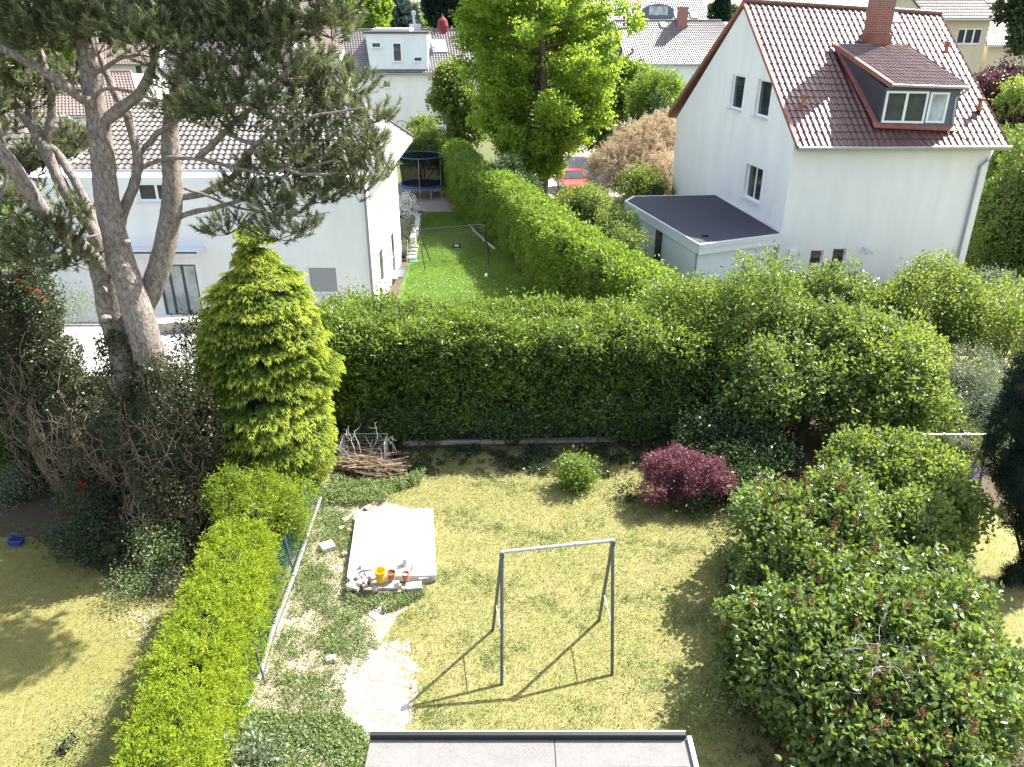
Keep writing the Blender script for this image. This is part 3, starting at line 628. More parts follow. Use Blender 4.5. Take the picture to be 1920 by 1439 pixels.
t.obox(A3(s0[0] + .02, 7.9, 2.241), A3(s1[0] - s0[0] - .1, 0.03, 0), A3(0, .01, 0), A3(0, 0, .005)); t.build('felt_seam', M['black'], sh)

# ---- background houses
def bg_house(label, el, er, ez_, rl, rr, wallm, tilem, depth=9, nc=40, nr=16, name='house', wins=(), grp=None, amp=.04, Y=None):
    """gabled house: eave ends (px) at height ez_, ridge ends (px) half a depth behind"""
    a, b = G(*el, ez_), G(*er, ez_); yy = Y or (a[1] + b[1]) / 2; a[1] = b[1] = yy
    a[0] = (el[0] - 960) / ray(*el)[1] * yy; b[0] = (er[0] - 960) / ray(*er)[1] * yy
    c, d = D(*rl, yy + depth / 2), D(*rr, yy + depth / 2); zr = (c[2] + d[2]) / 2; c[2] = d[2] = zr
    h = thing(name, label, 'house', A3(a[0], yy, 0), grp)
    i = .35
    A_, B_ = A3(a[0] + i, yy + .45, 0), A3(b[0] - i, yy + .45, 0); C_, D_ = B_ + A3(0, depth - .9, 0), A_ + A3(0, depth - .9, 0)
    ws = [winspec(A_, A3(0, -1, 0), *wv[:4]) for wv in wins]
    body('wall', (A_, B_, C_, D_), ez_ - .1, A3(A_[0], yy + depth / 2, zr - .15), A3(B_[0], yy + depth / 2, zr - .15), wallm, h, [hole(x) for x in ws])
    for x, wv in zip(ws, wins): window(h, x, .15, wv[4] if len(wv) > 4 else 1, .1)
    t = MB(); tiled(t, a, b, d, c, nc, nr, amp, .04, 4); rf = t.build('roof', tilem, h, smooth=True)
    t = MB().slab([A3(b[0], yy + depth, ez_), A3(a[0], yy + depth, ez_), c, d], .15); t.slab([a - A3(0, 0, .06), b - A3(0, 0, .06), d - A3(0, 0, .06), c - A3(0, 0, .06)], .12); t.build('rear_slope', tilem, rf)
    ridgeline(MB(), c, d, .14).build('ridge', M['ridge'] if tilem in (M['tile_red'],) else tilem, rf)
    MB().tube([a + A3(0, -.1, -.1), b + A3(0, -.1, -.1)], .09, 6).build('gutter', M['zinc'], h)
    return h, a, b, c, d, rf
hB, a, b, c, d, rf = bg_house('white house with wide box dormer and grey-brown tiles, left of the tall bright tree', (650, 139), (915, 136), 6, (640, 58), (900, 56), M['white'], M['tile_grey'], 10, 52, 20,
    wins=[((718, 158), (733, 158), (726, 151), (726, 166)), ((813, 226), (845, 226), (829, 216), (829, 237), 2)])
n_ = nrm(np.cross(b - a, c - a)); 
def orB(x, y): return HP(x, y, a, n_)
bl, br = orB(695, 131), orB(803, 131); tl = D(682, 64, bl[1]); tr = D(803, 63, br[1]); zt = tl[2]
dB = MB().hexa([A3(bl[0], bl[1], bl[2] - .3), A3(br[0], bl[1], bl[2] - .3), A3(br[0], bl[1] + 4.3, bl[2] - .3), A3(bl[0], bl[1] + 4.3, bl[2] - .3)], [A3(bl[0] - .3, bl[1], zt), A3(br[0], bl[1], zt), A3(br[0], bl[1] + 4.3, zt), A3(bl[0] - .3, bl[1] + 4.3, zt)])
dq = dB.build('dormer', M['annexe'], hB)
MB().obox(A3(bl[0] - .45, bl[1] - .15, zt), A3(br[0] - bl[0] + .6, 0, 0), A3(0, 4.6, 0), A3(0, 0, .18)).build('dormer_roof', M['darkframe'], dq)
MB().obox(A3(bl[0] + .3, bl[1] + .4, zt + .19), A3(br[0] - bl[0] - 2.0, 0, 0), A3(0, 3.5, 0), A3(0, 0, .25)).build('roof_terrace_kerb', M['sill'], dq)
Pq = A3(bl[0], bl[1] - .16, 0)
for l in (((696, 86), (714, 86), (705, 80), (705, 91)), ((736, 98), (753, 98), (744, 81), (744, 117)), ((775, 112), (792, 112), (783, 107), (783, 117))):
    window(dq, winspec(Pq, A3(0, -1, 0), *l), .14, 1, .09)
s = orB(832, 88); t = MB().slab([orB(812, 100) + n_ * .1, orB(840, 99) + n_ * .1, orB(835, 76) + n_ * .1, orB(808, 76) + n_ * .1], .12); t.build('skylight', M['skyglass'], hB)
q0 = D(779, 62, c[1]); MB().box(q0 + A3(0, 0, .3), (1.1, .8, 1.0)).lathe(q0 + A3(-.1, 0, .8), [(0.14, 0), (.14, .8), (.24, .85), (.24, 1.2), (0, 1.25)], 10).build('chimney', M['zinc'], hB)
hC, a, b, c, d, rf = bg_house('white house with striped roof and brick chimney, right of the tall bright tree', (1176, 121), (1420, 121), 5.6, (1152, 38), (1352, 41), M['annexe'], M['tile_grey'], 10, 56, 18)
n2 = nrm(np.cross(b - a, c - a)); ch = HP(1279, 52, a, n2)
cq = MB().obox(ch - A3(.6, 0, .6), A3(1.2, 0, 0), A3(0, 1, 0), A3(0, 0, 2.9)).build('chimney', M['brick'], hC); MB().obox(ch - A3(.68, .08, .5), A3(1.36, 0, 0), A3(0, 1.16, 0), A3(0, 0, .7)).build('chimney_skirt', M['lead'], cq)
hp_ = [HP(*v, a, n2) + n2 * .12 for v in ((1240, 53), (1252, 53), (1247, 43), (1236, 43))]; MB().slab(hp_, .1).build('skylight', M['skyglass'], hC)
p = HP(1186, 100, a, n2); MB().lathe(p, [(.14, -.1), (.12, .5), (.2, .52), (0, .7)], 8).build('vent_pipe', M['terra'], hC)
hD, a, b, c, d, rf = bg_house('large grey-tiled house with round-topped blue dormer at the top centre-right', (1140, 44), (1335, 46), 9.6, (1130, -34), (1300, -30), M['white'], M['tile_grey'], 13, 50, 22, name='house', amp=.05)
n3 = nrm(np.cross(b - a, c - a)); o_ = HP(1205, 36, a, n3); o2 = HP(1262, 36, a, n3); zz = D(1230, 8, o_[1])[2]; wv = o2[0] - o_[0]
ar = MB(); N = 12; ang = np.linspace(math.pi, 0, N + 1); R_ = wv / 2; hb = (zz - o_[2]) * .5
fr1 = [A3(o_[0], o_[1], o_[2])] + [A3(o_[0] + R_ + R_ * math.cos(t), o_[1], o_[2] + hb + hb * math.sin(t)) for t in ang] + [A3(o2[0], o_[1], o_[2])]
V = fr1 + [p + A3(0, 7, 0) for p in fr1]; k = len(fr1); ar.add(V, [[i, i + 1, k + i + 1, k + i] for i in range(k - 1)], [[0, i + 1, i] for i in range(1, k - 1)])
aq = ar.build('dormer', M['slate_blue'], hD); MB().obox(A3(o_[0] + .9, o_[1] - .06, o_[2] + .5), A3(wv - 1.8, 0, 0), A3(0, .05, 0), A3(0, 0, hb * 1.2)).build('pane', M['glass_light'], aq)
for l in ((1262, 1272), (1292, 1305)):
    MB().slab([HP(v, y, a, n3) + n3 * .15 for v, y in ((l[0] + 4, 36), (l[1] + 4, 36), (l[1], 23), (l[0], 23))], .1).build('skylight', M['skyglass'], hD)
hE, a, b, c, d, rf = bg_house('steep tiled house beside the red parasol, behind the box-dormer house', (795, 70), (905, 70), 6.5, (785, 7), (880, 6), M['white'], M['tile_grey'], 9, 36, 16)
# cream house at the top right
hF, a, b, c, d, rf = bg_house('cream rendered house with shuttered tall window behind the brown-red roof', (1740, 33), (1872, 37), 11.1, (1690, -32), (1820, -28), M['cream'], M['tile_tan'], 11, 30, 12, wins=[((1795, 68), (1842, 68), (1815, 54), (1815, 84), 3)], Y=70)
hG = bg_house('cream wing with low sunlit roof beside the purple plum tree', (1850, 88), (2010, 92), 9.05, (1838, 6), (1990, 8), M['cream'], M['tile_tan'], 10, 40, 14, Y=72)[0]
# houses seen through the pine
bg_house('white house with rose-brown roof seen through the pine trunks, windows under its eave', (-60, 262), (262, 186), 5.4, (-40, 160), (240, 110), M['white'], M['tile_rose'], 9, 50, 16, wins=[((112, 216), (126, 216), (119, 207), (119, 227)), ((137, 216), (150, 216), (143, 207), (143, 227)), ((40, 236), (56, 236), (48, 226), (48, 246))])
bg_house('rose-roofed white house standing highest behind the pine crown, left', (30, 132), (300, 112), 6.0, (45, 86), (290, 80), M['white'], M['tile_rose'], 9, 50, 16, wins=[((252, 130), (266, 130), (259, 122), (259, 140)), ((225, 150), (240, 150), (232, 140), (232, 160))])
bg_house('white gabled house with rose-brown roof between pine crown and box-dormer house', (560, 100), (640, 100), 5.0, (585, 52), (662, 54), M['white'], M['tile_rose'], 9, 30, 12)
bg_house('pale house with red-brown roof far behind the pine crown', (590, 62), (660, 60), 6.0, (600, 36), (668, 36), M['cream'], M['tile_rose'], 9, 26, 10)
bg_house('white house with grey roof above the pine trunks', (300, 150), (560, 140), 5.5, (320, 78), (540, 72), M['white'], M['tile_grey'], 10, 50, 16)
# ================================================================ PLANTS
def sph(N):
    return nrm(rng.normal(size=(N, 3)))
def cloud(mb, blobs, dens, per, L, W=.5, kind=1, twig=.35, up=.35, shell=.16, vb=.0, lumpy=.22, droop=.25, zmin=.05, jit=.12, cut=.72, nb=None, tips=False):
    """leaf clumps over a union of ellipsoids; blobs = [(centre, (rx,ry,rz)), ...]; dens clumps per m2"""
    B = [(A3(c), A3(r) if np.ndim(r) else A3(r, r, r)) for c, r in blobs]; out = []
    for i, (c, r) in enumerate(B):
        area = 4 * math.pi * (((r[0] * r[1]) ** 1.6 + (r[0] * r[2]) ** 1.6 + (r[1] * r[2]) ** 1.6) / 3) ** (1 / 1.6)
        N = max(4, int(area * dens)); d = sph(N)
        k = 1 - np.abs(rng.normal(size=N)) * shell + lumpy * lump(c + d * r, max(r) * .45, i)
        P = c + d * r * k[:, None]; keep = P[:, 2] > zmin
        for j, (c2, r2) in enumerate(B):
            if j != i: keep &= (((P - c2) / r2) ** 2).sum(1) > cut ** 2
        n = nrm(d / r); out.append((P[keep], n[keep]))
    P = np.concatenate([o[0] for o in out]); n = np.concatenate([o[1] for o in out]); N = len(P)
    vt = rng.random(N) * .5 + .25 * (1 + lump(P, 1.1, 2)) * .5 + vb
    n = nrm(n + A3(0, 0, up) + rng.normal(size=(N, 3)) * .3)
    t = rng.random((N, per)); 
    Q = P[:, None] + n[:, None] * (t[..., None] * twig) + rng.normal(size=(N, per, 3)) * jit
    d = n[:, None] * .55 + rng.normal(size=(N, per, 3)) * .62
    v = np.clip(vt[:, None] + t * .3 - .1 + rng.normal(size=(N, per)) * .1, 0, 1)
    LL = L * (.7 + .6 * rng.random((N, per)))
    mb.leaf(Q.reshape(-1, 3), d.reshape(-1, 3), LL.ravel(), W, droop, v.ravel(), kind, nbias=nb)
    return P, n
def expand(blobs, n=8, f=(.24, .5), base=.7):
    out = []
    for c, r in blobs:
        c = A3(c); r = A3(r) if np.ndim(r) else A3(r, r, r); out.append((c, r * base))
        for k in range(n):
            d = nrm(rng.normal(size=3) * A3(1, 1, .9) + A3(0, 0, .15)); q = rng.uniform(*f); s = r * q; s[2] = max(s[2], r.mean() * q * .7)
            out.append((c + d * r * (base * .95 + rng.uniform(-.05, .18)), s))
    return out
def boughs(c0, env, n, per_, r=(.5, .85), flat=.5, rise=.15, seed=0):
    zs = [e[0] for e in env]; out = []; br = []
    for k in range(n):
        z = zs[0] + (zs[-1] - zs[0]) * ((k + rng.random()) / n); R_ = np.interp(z, zs, [e[1] for e in env]) * rng.uniform(.72, 1.12); ph = k * 2.39996 + rng.normal() * .3
        if math.sin(ph) < -.35 and z > 3 and rng.random() < .5: continue
        d = A3(math.cos(ph), math.sin(ph), 0); a = A3(c0) + A3(0, 0, z - R_ * rise * 1.2); e = A3(c0) + d * R_ + A3(0, 0, z + R_ * rise * .3); br.append((a, e))
        for q in range(per_):
            t = .3 + .7 * (q + rng.random()) / per_; rr = rng.uniform(*r) * (1.1 - .35 * t); p = a + (e - a) * t + rng.normal(size=3) * A3(.4, .4, .25) * rr; out.append((p, (rr, rr, rr * flat)))
    return out, br
_ico = None
def ellip(mb, c, r, n=14, a=.3, lumpy=.1):
    th = np.linspace(0, math.pi, n // 2 + 2); ph = np.arange(n) * 2 * math.pi / n
    T, H_ = np.meshgrid(th, ph, indexing='ij'); d = np.stack([np.sin(T) * np.cos(H_), np.sin(T) * np.sin(H_), np.cos(T)], -1)
    r = A3(r) if np.ndim(r) else A3(r, r, r); P = A3(c) + d * r * (1 + lumpy * lump((A3(c) + d * r).reshape(-1, 3), .5).reshape(T.shape))[..., None]
    R_, C_ = T.shape; i = np.arange(R_ - 1)[:, None] * C_; j = np.arange(C_)[None]; k = (j + 1) % C_
    P = P.reshape(-1, 3); P[:, 2] = np.maximum(P[:, 2], .01)
    mb.add(P, np.stack([i + j, i + C_ + j, i + C_ + k, i + k], -1).reshape(-1, 4), a=a)
def stems(mb, base, tips, r0=.05, r1=.012, n=6, bend=.25):
    for t in tips:
        b = A3(base) + rng.normal(size=3) * A3(.12, .12, 0); t = A3(t); m = (b + t) / 2 + rng.normal(size=3) * bend * np.linalg.norm(t - b) * .35; m[2] = (b[2] * .45 + t[2] * .55)
        mb.tube([b, m, t], [r0, (r0 + r1) / 2, r1], n, False, smooth=4)
def bush(name, label, cat, base, blobs, mat, dens=38, per=12, L=.09, core=.68, kind=1, group=None, stemn=8, corem=None, part='foliage', sub=10, **kw):
    bl0 = blobs; blobs = expand(blobs, sub) if sub else blobs; dens = dens * (.62 if sub else 1)
    base = A3(base[0], base[1], 0); t = thing(name, label, cat, base, group)
    if core == 0: bl0 = [q for q in bl0 if np.linalg.norm((A3(q[0]) - base)[:2]) < .5] or [(base + A3(0, 0, .2), .1)]
    bl0 = [q for q in bl0 if np.linalg.norm((A3(q[0]) - base)[:2]) < 1.6] or bl0[:1] if core == 0 or name == 'lawn_edge_plants' else bl0
    m = MB(); cloud(m, blobs, dens, per, L, kind=kind, **kw); m.build(part, mat, t)
    s = MB()
    if core:
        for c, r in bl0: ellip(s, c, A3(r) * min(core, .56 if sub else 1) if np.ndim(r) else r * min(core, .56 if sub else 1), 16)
    stems(s, base, [A3(c) + rng.normal(size=3) * A3(r) * .3 if np.ndim(r) else A3(c) + rng.normal(size=3) * r * .3 for c, r in bl0 for _ in range(max(1, stemn // len(bl0)))], .04)
    s.build('stems', corem or M['inner'], t); return t  # stems plus added solid cores that stop light passing through
# ---- boxy hedges following a line
def hedge(name, label, line, width, height, mat, dens, per, L, W=.45, kind=1, lumpy=.16, twig=.22, part='foliage', hfun=None, core=True, up=.4, vb=0, jit=.08, cat='hedge', corem=None, both=True, nb=None, bill=0):
    P = [A3(p[0], p[1], 0) for p in line]; seg = [(P[i], P[i + 1]) for i in range(len(P) - 1)]
    t = thing(name, label, cat, (P[0] + P[-1]) / 2); m = MB(); cm = MB()
    for a, b in seg:
        Ls = np.linalg.norm(b - a); d = (b - a) / Ls; s = A3(d[1], -d[0], 0); per_m = 2 * height + width; N = int(Ls * per_m * dens)
        u = rng.random(N) * (Ls + .3); q = rng.random(N) * per_m
        left = q < height; right = q > height + width; top = ~left & ~right
        x = np.where(left, -width / 2, np.where(right, width / 2, q - height - width / 2)); z = np.where(left, q, np.where(right, per_m - q, height))
        rr = .35; nx = np.where(left, -1., np.where(right, 1., 0)); nz = np.where(top, 1., 0.)
        ex = np.clip((np.abs(x) - (width / 2 - rr)) / rr, 0, 1) * np.clip((z - (height - rr)) / rr, 0, 1)
        nx = nx + np.sign(x) * ex * .6; nz = nz + ex * .6; x = x * (1 - .12 * ex); z = z - .12 * ex
        C0 = a + d * u[:, None] + s * x[:, None]; C0[:, 2] = z
        n = nrm(s * nx[:, None] + A3(0, 0, 1) * nz[:, None])
        off = lumpy * lump(C0, .9, 1) - np.abs(rng.normal(size=N)) * .09 + (rng.random(N) ** 6) * .3
        C0 = C0 + n * off[:, None]
        if hfun: C0[:, 2] += hfun(u / Ls) * np.clip(C0[:, 2] / height, 0, 1)
        keep = C0[:, 2] > .05; C0 = C0[keep]; n = n[keep]; N = len(C0)
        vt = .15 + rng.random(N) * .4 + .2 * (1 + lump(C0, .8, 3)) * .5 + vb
        n2 = nrm(n + A3(0, 0, up) + rng.normal(size=(N, 3)) * .3); tt = rng.random((N, per))
        Q = C0[:, None] + n2[:, None] * tt[..., None] * twig + rng.normal(size=(N, per, 3)) * jit
        dd = n2[:, None] * .7 + rng.normal(size=(N, per, 3)) * .55
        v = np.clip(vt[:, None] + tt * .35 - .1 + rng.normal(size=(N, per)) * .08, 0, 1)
        m.leaf(Q.reshape(-1, 3), dd.reshape(-1, 3), (L * (.7 + .6 * rng.random((N, per)))).ravel(), W, .25, v.ravel(), kind, nbias=nb)
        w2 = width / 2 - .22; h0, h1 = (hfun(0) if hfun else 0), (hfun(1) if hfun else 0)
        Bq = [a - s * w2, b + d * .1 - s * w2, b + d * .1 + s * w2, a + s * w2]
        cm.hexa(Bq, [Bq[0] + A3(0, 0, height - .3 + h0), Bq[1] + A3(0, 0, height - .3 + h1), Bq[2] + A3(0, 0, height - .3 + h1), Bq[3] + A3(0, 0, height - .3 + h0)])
    if bill:
        bb = []
        for a, b in seg:
            Ls = np.linalg.norm(b - a); d = (b - a) / Ls; s = A3(d[1], -d[0], 0)
            for _ in range(int(Ls * bill)):
                q = rng.random(); r = rng.uniform(.28, .6); 
                if q < .4: c = a + d * rng.random() * Ls + s * rng.uniform(-.5, .5) * width + A3(0, 0, height - .12)
                else: c = a + d * rng.random() * Ls + s * rng.choice([-1, 1]) * width * .46 + A3(0, 0, height * rng.uniform(.3, .98))
                bb.append((c, (r, r, r * .7)))
        cloud(m, bb, dens * .55, per, L, W=W, kind=kind, twig=twig, lumpy=.15, jit=jit, vb=vb + .08)
    m.build(part, mat, t)
    if core: cm.build('stems', corem or M['inner'], t)  # only an added solid core that stops light showing through, no real stems
    return t
hedge('laurel_hedge', 'long tall glossy cherry laurel hedge across the back of the garden', [(-5.6, 22.7), (-1, 22.6), (5.2, 22.6)], 2.1, 3.3, M['laurel'], 40, 13, .135, .38, lumpy=.34, twig=.26,
      hfun=lambda u: .12 * np.sin(u * 9) + .05, bill=13, vb=.05)
hedge('boundary_hedge', 'clipped green hedge running away diagonally beside the neighbour\'s green lawn', [(-4.2, 59), (-2.6, 50.5), (.35, 42.7), (2.45, 34.2), (4.6, 28.6), (5.8, 24)], 1.5, 3.3, M['hornbeam'], 36, 10, .13, .6, lumpy=.12, twig=.2)
hedge('yew_hedge', 'sunlit yellow-green clipped yew hedge along the left fence, nearest the camera', [(-5.15, 7.0), (-5.62, 10.5), (-5.85, 14.2)], 1.1, 1.85, M['yew'], 300, 11, .062, .38, lumpy=.05, twig=.10, jit=.03, up=.25, vb=.16)
bush('conifer_shrub', 'rounded bright conifer bush between the yew hedge and the golden cypress', 'shrub', (-6.0, 15.5), [((-6.15, 15.6, 1.1), (.95, .9, 1.15)), ((-5.5, 15.9, 1.0), (.7, .7, 1.0))], M['yew'], 110, 12, .08, W=.3, twig=.22, lumpy=.14, vb=.0, jit=.05, stemn=4)
bush('laurel_bush', 'light green laurel mound at the left end of the laurel hedge by the white wall', 'shrub', (-5.3, 24.6), [((-5.2, 24.6, 1.9), (1.3, 1.1, 1.9)), ((-6.2, 23.0, 1.8), (1.0, 1.0, 1.7)), ((-3.9, 23.6, 1.8), (1.0, .8, 1.7))], M['laurel'], 40, 11, .12, vb=.12)
bush('laurel_bush', 'tall billowing laurel clump where the two hedges meet, by the annexe', 'shrub', (6.5, 24.5), [((5.2, 23.6, 2.2), (1.6, 1.6, 2.1)), ((7.2, 23.2, 2.2), (1.7, 1.5, 2.3)), ((6.4, 25.6, 2.0), (1.7, 1.6, 2.0)), ((8.6, 24.2, 2.0), (1.6, 1.5, 2.2)), ((7.0, 22, 1.6), (1.2, 1.2, 1.9))], M['laurel'], 34, 12, .125, vb=.08)
bush('laurel_suckers', 'low laurel shoots hanging over the rear kerb in front of the panel fence', 'shrub', (0, 21.1), [((x_, 21.0 + rng.random() * .2, rng.uniform(.5, 1.25)), (rng.uniform(.35, .7), .3, rng.uniform(.3, .5))) for x_ in np.linspace(-3.6, 4.6, 17)], M['laurel'], 60, 11, .12, W=.38, core=0, sub=3, stemn=17)
# ---- golden cypress
def cypress():
    b = A3(-6.45, 18.6, 0); t = thing('golden_cypress', 'tall bright golden cypress with layered drooping sprays in the centre left', 'tree', b)
    m = MB(); Hh = 6.95; PP = []; DD = []; LS = []; TN = []
    zk = [0, .5, 1.5, 3.0, 4.2, 5.2, 6.0, 6.6, 6.95]; rk = [.85, 1.3, 1.6, 1.68, 1.5, 1.25, .92, .5, .1]
    nbough = 330
    for k in range(nbough):
        z = 6.95 * (1 - ((k + .5) / nbough) ** .9) + rng.normal() * .05; z = max(.15, round(z / .5) * .5 + rng.normal() * .075 + .12 * math.sin(k)); ph = k * 2.399963 + rng.normal() * .2
        R0 = np.interp(z, zk, rk) * (1 + .10 * math.sin(ph * 3 + z * 2) + rng.normal() * .07); cx_ = .045 * z
        tone = rng.random() * .3; nsp = 9
        for q in range(nsp):
            a_ = ph + (q - (nsp - 1) / 2) * .115 * (1.7 / max(.5, R0)) ** .7 + rng.normal() * .03; e = 1 - .12 * abs(q - (nsp - 1) / 2) / 4 + rng.normal() * .05
            d = A3(math.cos(a_), math.sin(a_), 0); L_ = .42 + .18 * rng.random()
            PP.append(b + A3(cx_, 0, z + .10 + rng.normal() * .03) + d * max(.05, R0 * e - L_ * .8)); DD.append(nrm(d + A3(0, 0, .12 + rng.normal() * .08))); LS.append(L_ * (.75 if z > 6 else 1)); TN.append(tone)
    P = np.array(PP); N = len(P); c = np.array(DD); zz = P[:, 2]
    allP = []; allD = []; allL = []; allV = []; nb = []
    for k in range(N):
        d = c[k]; side = nrm(np.cross(d, A3(0, 0, 1))); up = np.cross(side, d)
        Ls = LS[k]; tone = TN[k]
        n = 8
        for i in range(n):
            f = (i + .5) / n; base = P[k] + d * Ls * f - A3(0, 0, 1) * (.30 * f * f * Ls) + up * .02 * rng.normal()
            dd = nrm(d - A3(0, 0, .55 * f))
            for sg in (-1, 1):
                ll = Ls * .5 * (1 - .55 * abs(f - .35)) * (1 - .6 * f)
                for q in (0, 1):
                    bb = base + side * sg * ll * .42 * q; allP.append(bb); allD.append(dd * (.65 + .2 * q) + side * sg * (.85 - .35 * q) - A3(0, 0, .18 + .22 * q)); allL.append(ll * .62 + .05); allV.append(-.05 + .62 * f + .2 * q + tone); nb.append(up)  # golden tips are real; darker bases also paint shade into the gaps
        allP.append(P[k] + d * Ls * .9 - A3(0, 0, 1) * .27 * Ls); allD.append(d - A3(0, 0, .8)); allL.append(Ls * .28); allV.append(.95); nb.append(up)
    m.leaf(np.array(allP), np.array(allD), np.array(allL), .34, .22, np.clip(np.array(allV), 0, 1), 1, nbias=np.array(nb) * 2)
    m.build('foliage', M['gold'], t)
    tr = MB().tube([b, b + A3(.05, 0, 3), b + A3(0, 0, 6.6)], [.16, .1, .02], 8)
    cm = MB()
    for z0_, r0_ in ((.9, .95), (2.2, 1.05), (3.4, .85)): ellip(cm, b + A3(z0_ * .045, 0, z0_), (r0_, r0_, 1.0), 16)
    cm.build('light_block_core', M['inner'], t)  # added solid ellipsoids that keep light from passing through the crown
    for k in range(0, N, 14): tr.tube([b + A3(0, 0, max(.2, zz[k] - .2)), P[k]], [.025, .008], 4, False)
    tr.build('trunk', M['bark'], t, smooth=True)
cypress()
# dark cypress behind it
bush('dark_conifer_shrub', 'dark shaded conifer half hidden behind the left side of the golden cypress', 'shrub', (-8.0, 19.6), [((-8.0, 19.8, 2.0), (.95, .9, 2.2)), ((-7.6, 18.6, 1.2), (.8, .8, 1.5))], M['dark'], 70, 10, .12, W=.3)
# ---- pine
pine = thing('pine_tree', 'huge old multi-stemmed pine with pink-grey bark and needle clusters filling the upper left', 'tree', (-9.0, 17.2, 0))
pt = MB()
def limb(pts, Y0, Y1, n=10, mb=None, sm=5):
    """pts: (px, py, radius) at full picture scale, depth running from Y0 to Y1"""
    k = len(pts); P = [D(x, y, Y0 + (Y1 - Y0) * i / (k - 1)) for i, (x, y, r) in enumerate(pts)]; R_ = [p[2] for p in pts]
    P = np.array(P); (mb or pt).tube(P, R_, n, smooth=sm); return P
def knobby(mb):
    V = np.concatenate(mb.v); return V
limb([(300, 800, .42), (290, 720, .36), (276, 650, .34), (258, 590, .33), (245, 545, .30), (228, 495, .30), (212, 430, .26), (200, 370, .25), (193, 300, .235), (185, 240, .22), (176, 180, .2), (165, 110, .18), (150, 30, .15), (138, -60, .12), (130, -140, .09)], 16.7, 17.4, 16)
limb([(255, 800, .42), (238, 700, .36), (228, 640, .33), (212, 590, .33), (203, 540, .30), (196, 500, .32), (190, 470, .26), (180, 440, .2)], 17.2, 17.4, 14)
limb([(205, 520, .2), (180, 488, .19), (140, 455, .18), (98, 415, .17), (70, 385, .165), (45, 345, .16), (5, 290, .15), (-60, 235, .12), (-120, 190, .1)], 17.3, 16.0, 12)
limb([(200, 480, .18), (178, 435, .15), (150, 400, .13), (120, 355, .125), (100, 315, .12), (84, 280, .12), (60, 240, .09), (30, 200, .07), (15, 140, .05), (8, 70, .04)], 17.5, 18.3, 10)
limb([(84, 280, .1), (92, 240, .085), (97, 190, .075), (85, 130, .07), (68, 70, .06), (55, 0, .045)], 18.0, 18.6, 8)
limb([(185, 445, .14), (168, 400, .11), (148, 355, .1), (125, 315, .1), (100, 280, .09), (70, 265, .07), (52, 200, .065), (45, 130, .06), (40, 60, .05)], 17.6, 18.6, 8)
limb([(252, 640, .3), (262, 590, .27), (285, 540, .26), (302, 490, .255), (314, 440, .24), (322, 390, .225), (323, 330, .21), (320, 280, .195), (320, 235, .17), (328, 185, .13), (340, 130, .1), (350, 60, .07), (355, -20, .05)], 17.2, 18.2, 14)
limb([(222, 430, .14), (236, 385, .115), (252, 345, .11), (258, 300, .105), (250, 260, .10), (237, 215, .095), (215, 175, .085), (198, 135, .075), (180, 85, .06), (168, 30, .05)], 17.2, 18.4, 9)
limb([(190, 232, .13), (225, 205, .115), (260, 178, .105), (278, 145, .09), (290, 110, .07), (300, 60, .05), (305, 10, .04)], 17.2, 16.6, 9)
limb([(175, 195, .115), (145, 180, .1), (105, 150, .095), (60, 122, .09), (20, 100, .08), (-30, 75, .07), (-80, 40, .05)], 17.0, 16.2, 9)
limb([(170, 140, .05), (195, 130, .045), (230, 110, .04), (262, 105, .03)], 17.2, 16.9, 6); limb([(172, 190, .045), (195, 168, .04), (235, 172, .035), (290, 188, .03), (345, 193, .02)], 17.0, 16.4, 6)
limb([(260, 318, .05), (300, 301, .05), (335, 297, .048), (380, 300, .045), (430, 312, .04), (485, 325, .03), (540, 335, .02)], 17.8, 16.4, 6)
limb([(328, 372, .09), (383, 363, .08), (433, 335, .075), (455, 310, .07), (470, 283, .06), (505, 250, .04), (540, 210, .03)], 17.8, 17.0, 8)
limb([(335, 408, .07), (360, 400, .06), (415, 388, .05), (460, 372, .045), (495, 350, .04), (560, 320, .03), (630, 300, .02)], 17.7, 16.6, 7)
limb([(370, 298, .07), (400, 270, .065), (423, 247, .062), (440, 228, .06), (462, 212, .055), (485, 190, .05), (518, 155, .045), (545, 125, .035), (590, 90, .025)], 17.2, 16.8, 7)
limb([(428, 248, .05), (450, 262, .048), (478, 268, .045), (520, 264, .04), (552, 243, .035), (580, 222, .03), (620, 212, .025), (680, 205, .018)], 17.1, 16.2, 7)
limb([(440, 320, .05), (473, 283, .045), (500, 298, .04), (550, 323, .035), (620, 330, .02)], 17.0, 16.2, 6)
limb([(345, 353, .035), (385, 367, .033), (433, 387, .03), (470, 394, .025), (510, 402, .02), (560, 407, .014), (620, 400, .01)], 17.5, 16.2, 5)
limb([(428, 392, .022), (450, 418, .018), (477, 437, .016), (527, 455, .012)], 17.0, 16.4, 5)
limb([(262, 288, .06), (285, 262, .055), (303, 244, .05), (350, 215, .035)], 17.9, 17.5, 6); limb([(0, 95, .05), (-10, 200, .04), (15, 300, .04), (0, 380, .03)], 17, 16.4, 6)
limb([(140, 455, .05), (120, 470, .04), (100, 480, .03), (80, 470, .02)], 17, 16.6, 6); limb([(60, 380, .05), (40, 400, .04), (20, 420, .03)], 16.8, 16.5, 6)
for (x, y, r, Y) in ((190, 345, .1, 16.95), (178, 258, .07, 16.9), (208, 395, .07, 16.95), (238, 455, .1, 16.75), (250, 530, .07, 16.5), (223, 400, .09, 17), (188, 330, .12, 17.1), (191, 545, .13, 17.0), (198, 600, .12, 16.9), (202, 520, .09, 17), (232, 500, .06, 16.6)):
    ellip(pt, D(x, y, Y), (r, r, r * .8), 10, lumpy=.3)
_o = 0
for i_ in range(len(pt.v)):
    V = pt.v[i_]; pt.v[i_] = V + np.stack([lump(V, .22, 1), lump(V, .22, 2), lump(V, .3, 3)], -1) * .022
